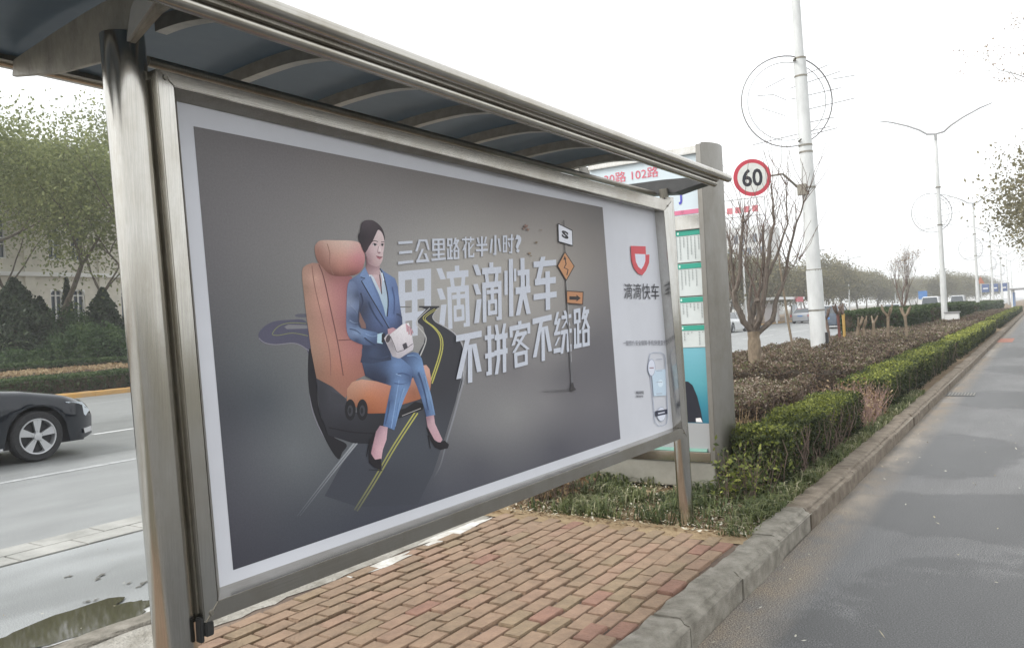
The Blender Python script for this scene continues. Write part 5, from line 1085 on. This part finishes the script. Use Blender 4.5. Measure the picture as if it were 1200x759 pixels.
# wall face with openings (strips)
def wallgrid():
    b = MB(); rows = [(.1, 2.1), (2.1, 4.6), (4.6, 6.2), (6.2, 8.4), (8.4, 9.6), (9.6, 11.0), (11.0, ZT)]
    for i, (a, c) in enumerate(rows):
        if i % 2 == 0: b.box((X_-.4, Y0, a), (X_, Y1, c))
        else:
            ws = sorted(w_ for w_ in wins if abs(w_[2]-a) < .01 and Y0 < w_[0]-1 and w_[0]+1 < Y1); y = Y0
            for w_ in ws: b.box((X_-.4, y, a), (X_, w_[0]-w_[1]/2, c)); y = w_[0]+w_[1]/2
            b.box((X_-.4, y, a), (X_, Y1, c))
    b.box((X_-14, Y0, .1), (X_-.4, Y1, ZT-.05)); return b
wallgrid().build('wall', M['wall'], bl)
for (yc, wd, z0, z1, arch) in wins:
    if not (Y0+1 < yc < Y1-1): continue
    f = MB(); e = .07
    f.box((X_-.22, yc-wd/2, z0), (X_-.10, yc-wd/2+e, z1)).box((X_-.22, yc+wd/2-e, z0), (X_-.10, yc+wd/2, z1)).box((X_-.22, yc-wd/2+e, z0), (X_-.10, yc+wd/2-e, z0+e)).box((X_-.22, yc-wd/2+e, z1-e), (X_-.10, yc+wd/2-e, z1))
    f.box((X_-.2, yc-.03, z0+e), (X_-.12, yc+.03, z1-e)); zc = z1-wd/2 if arch else (z0+z1)/2; f.box((X_-.2, yc-wd/2+e, zc-.03), (X_-.115, yc+wd/2-e, zc+.03)); f.box((X_-.2, yc-wd/2+e, z0+.75), (X_-.115, yc+wd/2-e, z0+.8))
    if arch:
        for s_ in (-1, 1):
            r_ = wd/2; pts = [(X_-.24, yc+s_*r_, z1)]+[(X_-.24, yc+s_*r_*math.cos(a), z1-r_+r_*math.sin(a)) for a in [math.pi/2*i/8 for i in range(9)]]
            wm2 = pts; f.prism(pts, (.245, 0, 0))
    fo = f.build('window', M['white'], bl)
    MB().box((X_-.30, yc-wd/2, z0), (X_-.25, yc+wd/2, z1)).build('pane', M['glassdk'], fo)
    if arch: MB().box((X_-.02, yc-wd/2-.1, z0-.14), (X_+.12, yc+wd/2+.1, z0)).build('sill', M['white'], fo)
for k in range(-5, 15):
    yc = 22.94+.61+2.0+k*4.0
    if Y0 < yc < Y1: MB().box((X_, yc-.25, .1), (X_+.12, yc+.25, 11.2)).build('pilaster', M['wall'], bl)
for z in (1.5, 5.3): MB().box((X_, Y0, z), (X_+.18, Y1, z+.22)).build('string_course', M['white'], bl)
MB().box((X_-15, Y0-.6, ZT), (X_+.8, Y1+.6, ZT+.3)).build('roof', M['roofgreen'], bl)
MB().box((X_-.4, Y0-.4, ZT-.3), (X_+.5, Y1+.4, ZT)).build('cornice', M['wall'], bl)

# ------------------------------------------------------------------ hazy rows of trees
def copytree(src, loc, rz, sc, label=None, group=None):
    r = src.copy(); COL.objects.link(r); r.location = loc; r.rotation_euler.z = rz; r.scale = (sc, sc, sc)
    if label: r['label'] = label
    if group: r['group'] = group
    for ch in src.children:
        c = ch.copy(); COL.objects.link(c); c.parent = r
    return r
FG = 'hazy roadside trees along the far side of the road'
fl = 'hazy grey-green roadside tree in the row across the road'
prot = [tree('roadside_tree', fl, (-25.5-k*.6, 66+k*7.5, .12), 7.6+.3*k, .85, .16, 'willow', 9000, .13, 60+k, FG, clump=.75, up=.5, trunk_frac=.27, tintb=.4, drop=.9, barkm='bark') for k in range(3)]
rr = random.Random(5)
for k in range(22):
    y = 90+k*6.4 if k < 14 else 184+(k-14)*13
    s_ = prot[k % 3]; copytree(s_, (-25.2+rr.gauss(0, 1.0)-(2.5 if k % 2 else 0), y+rr.gauss(0, 1), .12), rr.random()*6.28, rr.uniform(.85, 1.12))
for k in range(0): copytree(prot[k % 3], (-31+rr.gauss(0, 1), 30+k*6, .12), rr.random()*6.28, rr.uniform(.95, 1.15), 'tree of the row across the road, hidden behind the billboard')
for k in range(8): copytree(prot[(k+1) % 3], (-36+rr.gauss(0, 1), 96+k*10, .12), rr.random()*6.28, rr.uniform(1.0, 1.2), 'paler tree in the second row across the road')
for k in range(8): copytree(prot[k % 3], (-17+.6*k+rr.gauss(0, .6), 175+k*13, .12), rr.random()*6.28, rr.uniform(.8, 1.0), 'faint tree beyond the blue sign far up the road', 'faint trees far up the road')
RG = 'trees overhanging the path from the right'
rl = ['nearest tree overhanging the path at the right edge, sparse leaves', 'second tree overhanging the path on the right', 'third tree on the right of the path, yellow-green', 'fourth tree on the right of the path', 'fifth, hazy tree on the right of the path', 'farthest hazy tree on the right of the path']
p0 = tree('path_tree', rl[0], (1.5, 24, 0), 10.8, 1.0, .26, 'dry', 2400, .03, 77, RG, clump=.07, up=.3, trunk_frac=.36, drop=.04, levels=5)
p1 = tree('path_tree', rl[1], (1.9, 36, 0), 8.4, .9, .17, 'willow', 8000, .075, 78, RG, clump=.5, up=.35, trunk_frac=.28, drop=.5)
for k, (x, y, s_) in enumerate(((2.0, 46, .95), (2.0, 58, 1.0), (2.0, 73, 1.05), (2.0, 90, 1.05), (2.1, 108, 1.05), (2.1, 128, 1.05))): copytree(p1, (x, y, 0), 1.1*k+.6, s_, rl[min(k+2, 5)])

# ------------------------------------------------------------------ cars
def paint(name, c): return pmat(name, c, .10, metal=.0, coat=.35, spec=.35)
M['alloy'] = pmat('alloy', (.55, .56, .58), .3, metal=.7); M['tyre'] = pmat('tyre', (.025, .025, .027), .85, noise=.3, scale=30); M['trim'] = pmat('dark_trim', (.02, .02, .024), .6); M['chrome'] = pmat('chrome', (.7, .7, .72), .12, metal=1)
M['cglass'] = pmat('car_glass', (.03, .04, .05), .06, spec=.8); M['lampglass'] = pmat('headlight_glass', (.55, .60, .64), .15, spec=.8); M['tail'] = pmat('tail_light', (.35, .02, .02), .3)
def wheelset(parent, W2, ys, R, detail):
    for y in ys:
        for s in (1, -1):
            Mx = Matrix.Translation((s*(W2-.11), y, R)) @ Matrix.Rotation(math.pi/2*s, 4, 'Y')
            wh = MB().lathe([(R*.70, -.10), (R*.93, -.105), (R*.99, -.07), (R, 0), (R*.99, .07), (R*.93, .105), (R*.74, .10), (R*.70, .085)], 36 if detail else 16, Mx).build('wheel', M['tyre'], parent, smooth=True, local=True)
            rm = MB(); rm.lathe([(R*.72, .088), (R*.70, .10), (R*.655, .098), (R*.63, .07), (R*.62, -.09)], 36 if detail else 14, Mx)
            if detail:
                for k in range(5):
                    a = 2*math.pi*k/5+.62
                    for da in (-.13, .13):
                        p = [(R*.13, a+da*1.7-.24), (R*.13, a+da*1.7+.24), (R*.66, a+da+.125), (R*.66, a+da-.125)]
                        f1 = [Mx @ Vector((r_*math.cos(t), r_*math.sin(t), z_)) for (r_, t), z_ in zip(p, (.085, .085, .092, .092))]; f0 = [Mx @ Vector((r_*math.cos(t), r_*math.sin(t), .045)) for r_, t in p]
                        rm.hexa(f0, f1)
                rm.lathe([(0, .100), (R*.15, .096), (R*.19, .05)], 16, Mx)
                for k in range(5): a = 2*math.pi*k/5+.62; c = Mx @ Vector((R*.21*math.cos(a), R*.21*math.sin(a), .09)); rm.tube([c, c+Vector((s*.012, 0, 0))], .012, 6)
            rm.build('rim', M['alloy'], wh, local=True, smooth=detail and False)
            MB().lathe([(0, .02), (R*.64, .02), (R*.64, -.08), (0, -.08)], 20, Mx).build('brake_disc', M['trim'], wh, local=True)
def car(label, loc, rz, pt, Lc=4.9, W=1.86, H=1.46, kind='sedan', detail=False, cat='car', name='car', group=None):
    """front towards +y, origin under the middle of the car"""
    t = thing(name, label, cat, loc, group); t.rotation_euler.z = rz
    W2 = W/2; R = .345 if kind != 'suv' else .36; fo, ro_ = .88, .95; yf = Lc/2-fo; yr = -Lc/2+ro_; NS = 90 if detail else 40
    hood = .93 if kind == 'sedan' else 1.05; belt = .93 if kind == 'sedan' else 1.05; tr_h = 1.0 if kind == 'sedan' else H-.5
    def top(y):       # lower body top line
        s = (y+Lc/2)/Lc
        pts = [(0, .80), (.02, .92), (.10, 1.02 if kind == 'sedan' else 1.05), (.30, .99), (.65, .955), (.72, .985), (.80, .95), (.90, .86), (.955, .775), (.985, .69), (1, .60)]
        for (a, za), (b_, zb) in zip(pts, pts[1:]):
            if s <= b_: q = (s-a)/(b_-a); return (za+(zb-za)*q)*(1 if kind == 'sedan' else 1.1)
        return .6
    def halfw(y):
        s = abs(y)/(Lc/2); return W2*(1-.02*s**2-.26*max(0, (s-.80)/.20)**2.0)
    rings = []
    for i in range(NS+1):
        y = -Lc/2+Lc*i/NS; hw = halfw(y); zt = top(y); bot = .21+.05*max(0, (abs(y)-Lc/2*.9)/(Lc/2*.1))
        arch = 0
        for yc in (yf, yr):
            dy = abs(y-yc); ra = R+.065
            if dy < ra: arch = max(arch, R+math.sqrt(ra*ra-dy*dy))
        zb = max(bot, arch); zb = min(zb, zt-.13)
        sh = zt-.055
        zm = max(zb+.01, min(.52, sh-.05)); zm2 = max(zm+.01, min(sh-.02, .74))
        sec = [(hw*.97 if zb < .4 else hw*.992, zb), (hw*.995, zm), (hw, zm2), (hw*.965, sh), (hw*.90, zt), (hw*.5, zt+.03), (0, zt+.04)]
        sec = [(x, z) for x, z in sec]; full = [(-x, y, z) for x, z in sec]+[(x, y, z) for x, z in sec[::-1][1:]]
        rings.append(full)
    k = len(rings[0]); vs = [v for r in rings for v in r]; fs = [[i*k+j, i*k+j+1, (i+1)*k+j+1, (i+1)*k+j] for i in range(NS) for j in range(k-1)]+[list(range(k)), [NS*k+j for j in range(k)]]
    MB().add(vs, fs).build('body', pt, t, smooth=True, local=True)
    MB().box((-W2+.13, -Lc/2+.15, .2), (W2-.13, Lc/2-.2, .66)).build('underbody', M['trim'], t, local=True)
    # glasshouse
    if kind == 'sedan': pr = [(-Lc*.40, .99), (-Lc*.26, H-.06), (-Lc*.12, H), (Lc*.02, H-.01), (Lc*.075, H-.06), (Lc*.235, .96)]
    else: pr = [(-Lc*.47, 1.05), (-Lc*.44, H-.06), (-Lc*.3, H), (Lc*.05, H), (Lc*.1, H-.05), (Lc*.24, 1.06)]
    b = MB(); wb, wt = W2*.88, W2*.68
    zz = lambda z: (z-.95)/(H-.95)
    A_ = [(-(wb+(wt-wb)*zz(z)), y, z) for y, z in pr]; B_ = [(wb+(wt-wb)*zz(z), y, z) for y, z in pr]; n = len(pr)
    b.add(A_+B_, [[i, i+1, n+i+1, n+i] for i in range(n-1)]+[list(range(n)), [n+i for i in range(n)][::-1], [n-1, 0, n, 2*n-1]]); b.build('windows', M['cglass'], t, local=True, bevel=.01)
    b = MB(); Rf = [(y, z) for y, z in pr[1:-1]]
    for (y0, z0), (y1, z1) in zip(Rf, Rf[1:]):
        x0 = wb+(wt-wb)*zz(z0)+.012; x1 = wb+(wt-wb)*zz(z1)+.012
        b.hexa([(-x0, y0, z0-.01), (x0, y0, z0-.01), (x1, y1, z1-.01), (-x1, y1, z1-.01)], [(-x0, y0, z0+.02), (x0, y0, z0+.02), (x1, y1, z1+.02), (-x1, y1, z1+.02)])
    for s in (-1, 1):
        for (y0, z0), (y1, z1) in ((pr[0], pr[1]), (pr[-1], pr[-2]), ((-Lc*.03, .97), (-Lc*.03, H-.03))):
            x0 = (wb+(wt-wb)*zz(z0)+.006)*s; x1 = (wb+(wt-wb)*zz(z1)+.006)*s; b.tube([(x0, y0, z0), (x1, y1, z1)], .03, 6)
    b.build('roof', pt, t, local=True, smooth=True)
    wheelset(t, W2, (yf, yr), R, detail)
    for s in (-1, 1):
        y0 = Lc/2
        b = MB()
        def sp(y, z, e=.008): return Vector((s*(halfw(y)+e), y, z))
        b.hexa([sp(y0-.50, top(y0-.5)-.085), sp(y0-.22, top(y0-.22)-.03), sp(y0-.05, .60), sp(y0-.16, .53)], [sp(y0-.50, top(y0-.5)-.085, -.05), sp(y0-.22, top(y0-.22)-.03, -.05), sp(y0-.05, .60, -.05), sp(y0-.16, .53, -.05)])
        b.build('headlight', M['lampglass'], t, local=True, bevel=.008)
        MB().box((s*W2*.9-.10, -y0+.0, .66), (s*W2*.9+.03-.05*(s > 0), -y0+.06, .88)).build('tail_light', M['tail'], t, local=True)
        if detail:
            MB().hexa([sp(y0-.22, .36), sp(y0-.03, .37), sp(y0-.03, .30), sp(y0-.20, .29)], [sp(y0-.22, .36, -.04), sp(y0-.03, .37, -.04), sp(y0-.03, .30, -.04), sp(y0-.20, .29, -.04)]).build('fog_lamp_surround', M['chrome'], t, local=True)
            for (ya, yb) in ((Lc*.19, -.08*Lc+.25), (-.08*Lc+.23, -Lc*.27)):
                MB().tube([sp(ya, .30, .002), sp(ya+.02, .60, .003), sp(ya-.04, .93, -.03)], .006, 4).build('door_seam', M['trim'], t, local=True)
                hd = (ya+yb)/2-.25; MB().box((s*(W2+.0)-.015, hd-.09, .80), (s*(W2)+.02*s+.015*(s < 0), hd+.09, .825)).build('door_handle', M['chrome'], t, local=True, bevel=.005)
            MB().tube([sp(Lc*.18, .985, -.02), sp(Lc*.175, 1.02, .06), sp(Lc*.165, 1.03, .17)], [.025, .06, .05], 10).build('mirror', pt, t, local=True, smooth=True)
            MB().box((s*W2-.02 if s > 0 else -W2-.005, yr+.45, .215), (W2+.005 if s > 0 else -W2+.02, yf-.46, .245)).build('sill_trim', M['chrome'], t, local=True)
    MB().box((-.45, Lc/2-.05, .38), (.45, Lc/2+.005, .58)).build('grille', M['trim'], t, local=True, bevel=.01)
    MB().box((-.24, -Lc/2-.008, .68), (.24, -Lc/2+.02, .80)).build('number_plate', M['blue'], t, local=True)
    return t
car('dark blue-black saloon car driving past on the left, silver five-spoke wheels', (-12.42, 5.52-(4.93/2-.88), .0), 0, paint('dark_paint', (.005, .008, .014)), Lc=4.93, detail=True)
car('dark blue estate car seen from behind, far off right of the white pole', (-12.6, 61, 0), 0, paint('blue_grey_paint', (.05, .07, .10)), kind='suv', H=1.62)
car('white car behind the pruned tree trunk, far across the road', (-19.6, 58.5, 0), 0, paint('white_car_paint', (.62, .63, .64)))
car('silver car far up the road near the blue signs', (-13.4, 95, 0), 0, paint('silver_paint', (.42, .44, .46)))
car('white van far up the road behind the second rounded hedge', (-9.4, 92, 0), 0, paint('white_van_paint', (.66, .66, .66)), kind='suv', Lc=5, H=2.0, cat='van', name='van')
car('second white van far up the road, right of the first', (-9.2, 120, 0), 0, paint('white_van_paint', (.60, .62, .64)), kind='suv', Lc=5, H=2.1, cat='van', name='van')
car('pale grey car far across the road under the trees', (-20, 84, 0), 0, paint('grey_paint', (.3, .31, .33)))

# ------------------------------------------------------------------ distant signs, shelter, tower, person
def signpost(name, label, x, y, z, w_, h_, mat, shape='box', cat='road sign', post=True):
    t = thing(name, label, cat, (x, y, .1))
    if post: MB().tube([(x, y, .1), (x, y, z+h_)], .05, 8).build('post', M['white_paint'], t)
    if shape == 'tri': MB().prism([(x-w_/2, y-.06, z), (x+w_/2, y-.06, z), (x, y-.06, z+h_)], (0, .03, 0)).build('panel', mat, t)
    else: MB().box((x-w_/2, y-.09, z), (x+w_/2, y-.06, z+h_)).build('panel', mat, t, bevel=.01)
    return t
signpost('direction_sign', 'plain blue sign on a post far up the road, right of the bare tree', -13.7, 123, 1.9, 1.1, 1.1, M['blue'])
signpost('warning_sign', 'triangular brown-red warning sign on a post by the distant lamps', -7.0, 127, 3.6, .95, 1.0, pmat('warn', (.36, .12, .06), .5), 'tri')
gn = thing('sign_gantry', 'three dark blue direction panels side by side far up the path', 'road sign', (-7.6, 175, .1))
for i in range(3): pn_ = MB().box((-9.5+i*1.45, 174.9, 2.7), (-8.3+i*1.45, 175, 4.2)).build('panel', pmat('deep_blue', (.03, .07, .20), .5), gn); MB().box((-9.3+i*1.45, 174.86, 3.3), (-8.5+i*1.45, 174.89, 3.5)).build('white_stripe', M['white'], pn_)
MB().tube([(-9.6, 175.05, 4.2), (-5.2, 175.05, 4.2)], .08, 6).tube([(-5.2, 175.05, 0), (-5.2, 175.05, 4.3)], .12, 6).build('gantry_frame', M['lampgrey'], gn)
for k, (x, y, h, lb) in enumerate(((-23, 74, 6.5, 'slim white lamp post in front of the far trees, left of the pole'), (-23, 100, 8, 'slim white lamp post among the far trees, right of the pole'), (-23, 122, 8, 'slim white lamp post beside the pale roof sign'), (-23, 165, 9, 'slim white post right of the blue sign'), (-23, 176, 9, 'paired slim white post right of the blue sign'))):
    t = thing('lamp_post', lb, 'lamp post', (x, y, .1), 'slim lamp posts across the road'); MB().tube([(x, y, .1), (x, y, h)], [.13, .07], 8).build('shaft', M['white_paint'], t); MB().tube([(x, y, h), (x+.8, y, h+.25), (x+1.8, y, h+.3)], [.05, .045, .05], 6).build('arm', M['lampgrey'], t)
sh = thing('distant_bus_shelter', 'pale bus shelter with a red sign across the road behind the pruned tree', 'bus shelter', (-23, 88, .1))
MB().box((-24.2, 82, 2.5), (-22.2, 93, 2.75)).build('roof', M['white'], sh)
for y in (82.5, 86, 89.5, 92.6): MB().box((-22.6, y-.06, .1), (-22.45, y+.06, 2.5)).build('post', M['white_paint'], sh)
MB().box((-23.9, 83, .3), (-23.85, 88.5, 2.1)).build('panel', pmat('shelter_panel', (.55, .50, .48), .6), sh); MB().box((-22.1, 88.6, 2.2), (-22.0, 91.5, 2.75)).build('red_sign', M['red'], sh)
MB().box((-22.6, 89, .6), (-22.55, 91, 1.9)).build('advert', pmat('grey_advert', (.5, .55, .58), .5), sh)
s2 = thing('bus_shelter', 'small dark-roofed shelter far along the path near the pedestrian', 'bus shelter', (-2.6, 128, .1))
MB().box((-3.6, 124, 2.5), (-1.7, 134, 2.7)).build('roof', M['lampgrey'], s2)
for x, y in ((-3.4, 124.4), (-1.9, 124.4), (-3.4, 133.5), (-1.9, 133.5)): MB().box((x-.1, y-.1, .1), (x+.1, y+.1, 2.5)).build('post', M['white_paint'], s2)
MB().box((-3.3, 125, .3), (-3.2, 133, 2.2)).build('panel', M['blue'], s2)
tw = thing('distant_tower', 'pale hazy office tower with red rooftop lettering blocks behind the pruned tree', 'building', (-60, 190, .1))
TX, TY = -60, 196; pw = pmat('hazy_wall', (.55, .56, .55), .8)
MB().box((TX-7, TY, .1), (TX+5, TY+12, 22)).build('wall', pw, tw)
for i in range(7):
    for j in range(6): MB().box((TX-6.2+i*1.6, TY-.06, 2+j*3.2), (TX-5.2+i*1.6, TY+.0, 4+j*3.2)).build('window', M['glassdk'] if (i+j) % 3 else M['lampgrey'], tw)
fr = MB()
for i in range(7): fr.tube([(TX-7+i*2, TY, 22), (TX-7+i*2, TY, 29)], .12, 4)
for z in (24.5, 28.8): fr.tube([(TX-7, TY, z), (TX+5, TY, z)], .12, 4)
for i in range(6): fr.tube([(TX-7+i*2, TY, 22), (TX-5+i*2, TY, 24.5)], .06, 4)
fr.build('roof_frame', M['lampgrey'], tw)
for i in range(5): MB().box((TX-6.4+i*2.1, TY-.3, 25.4), (TX-5.0+i*2.1, TY-.15, 26.9)).build('red_block', M['red'], tw)
for k, (x, y, w_, h, lb) in enumerate(((-57, 440, 5, 18, 'faint slim tower on the horizon above the far trees'), (-47, 430, 8, 12, 'lower faint block beside the slim tower'))):
    t = thing('far_block', lb, 'building', (x, y, .1)); MB().box((x-w_/2, y, .1), (x+w_/2, y+12, h)).build('wall', pw, t); MB().box((x-w_/4, y+2, h), (x+w_/4, y+8, h+1.5)).build('roof_room', pw, t)
fw = None
cb = thing('utility_cabinet', 'small white cabinet between the rounded hedges', 'cabinet', (-3.75, 44.9, .13)); MB().box((-4.05, 44.7, .13), (-3.45, 45.1, .95)).build('box', M['white'], cb, bevel=.02); MB().box((-4.1, 44.65, .95), (-3.4, 45.15, 1.0)).build('lid', M['lampgrey'], cb)
sheet('red_paving', -1.43, -.95, 33, 36, .006, pmat('red_paving', (.32, .14, .10), .8, noise=.2), label='reddish paved gap in the strip beside the path')
# pedestrian
def person(loc, face):
    t = thing('person', 'person in dark clothes walking far along the path near the small shelter', 'person', loc)
    J = [(0, 0, .92), (0, 0, 1.15), (0, 0, 1.38), (0, 0, 1.50), (0, .01, 1.62), (-.10, 0, .88), (-.11, .10, .50), (-.11, .02, .08), (-.11, .14, .03), (.10, 0, .88), (.11, -.03, .50), (.11, -.22, .12), (.11, -.12, .03), (-.19, 0, 1.38), (-.24, -.08, 1.12), (-.22, .02, .88), (.19, 0, 1.38), (.24, .06, 1.12), (.22, .18, .92)]
    E_ = [(0, 1), (1, 2), (2, 3), (3, 4), (0, 5), (5, 6), (6, 7), (7, 8), (0, 9), (9, 10), (10, 11), (11, 12), (2, 13), (13, 14), (14, 15), (2, 16), (16, 17), (17, 18)]
    Rr = [.15, .14, .17, .06, .10, .10, .07, .05, .045, .10, .07, .05, .045, .07, .05, .04, .07, .05, .04]
    m = bpy.data.meshes.new('body'); m.from_pydata(J, E_, []); o = link('body', m, t); md = o.modifiers.new('sk', 'SKIN'); 
    for i, v in enumerate(m.skin_vertices[0].data): v.radius = (Rr[i], Rr[i]*.8)
    m.skin_vertices[0].data[0].use_root = True; o.modifiers.new('sb', 'SUBSURF').levels = 1; m.materials.append(pmat('dark_clothes', (.03, .03, .035), .9))
    MB().lathe([(0, 1.76), (.07, 1.75), (.105, 1.68), (.10, 1.60), (.06, 1.57)], 12).build('hair', M['ink'], t, local=True, smooth=True)
person((-1.0, 118, 0), 0)

# ------------------------------------------------------------------ air
hz = bpy.data.materials.new('haze'); hz.use_nodes = True; t = hz.node_tree; t.nodes.clear(); o = N(t, 'ShaderNodeOutputMaterial'); v = N(t, 'ShaderNodeVolumePrincipled')
v.inputs['Color'].default_value = (.97, .985, 1, 1); v.inputs['Density'].default_value = .0013; v.inputs['Anisotropy'].default_value = .2; t.links.new(v.outputs[0], o.inputs['Volume'])
ho = MB().box((-905, -305, -1.1), (905, 1605, 33)).build('haze', hz); ho['kind'] = 'stuff'; ho['label'] = 'pale winter haze'
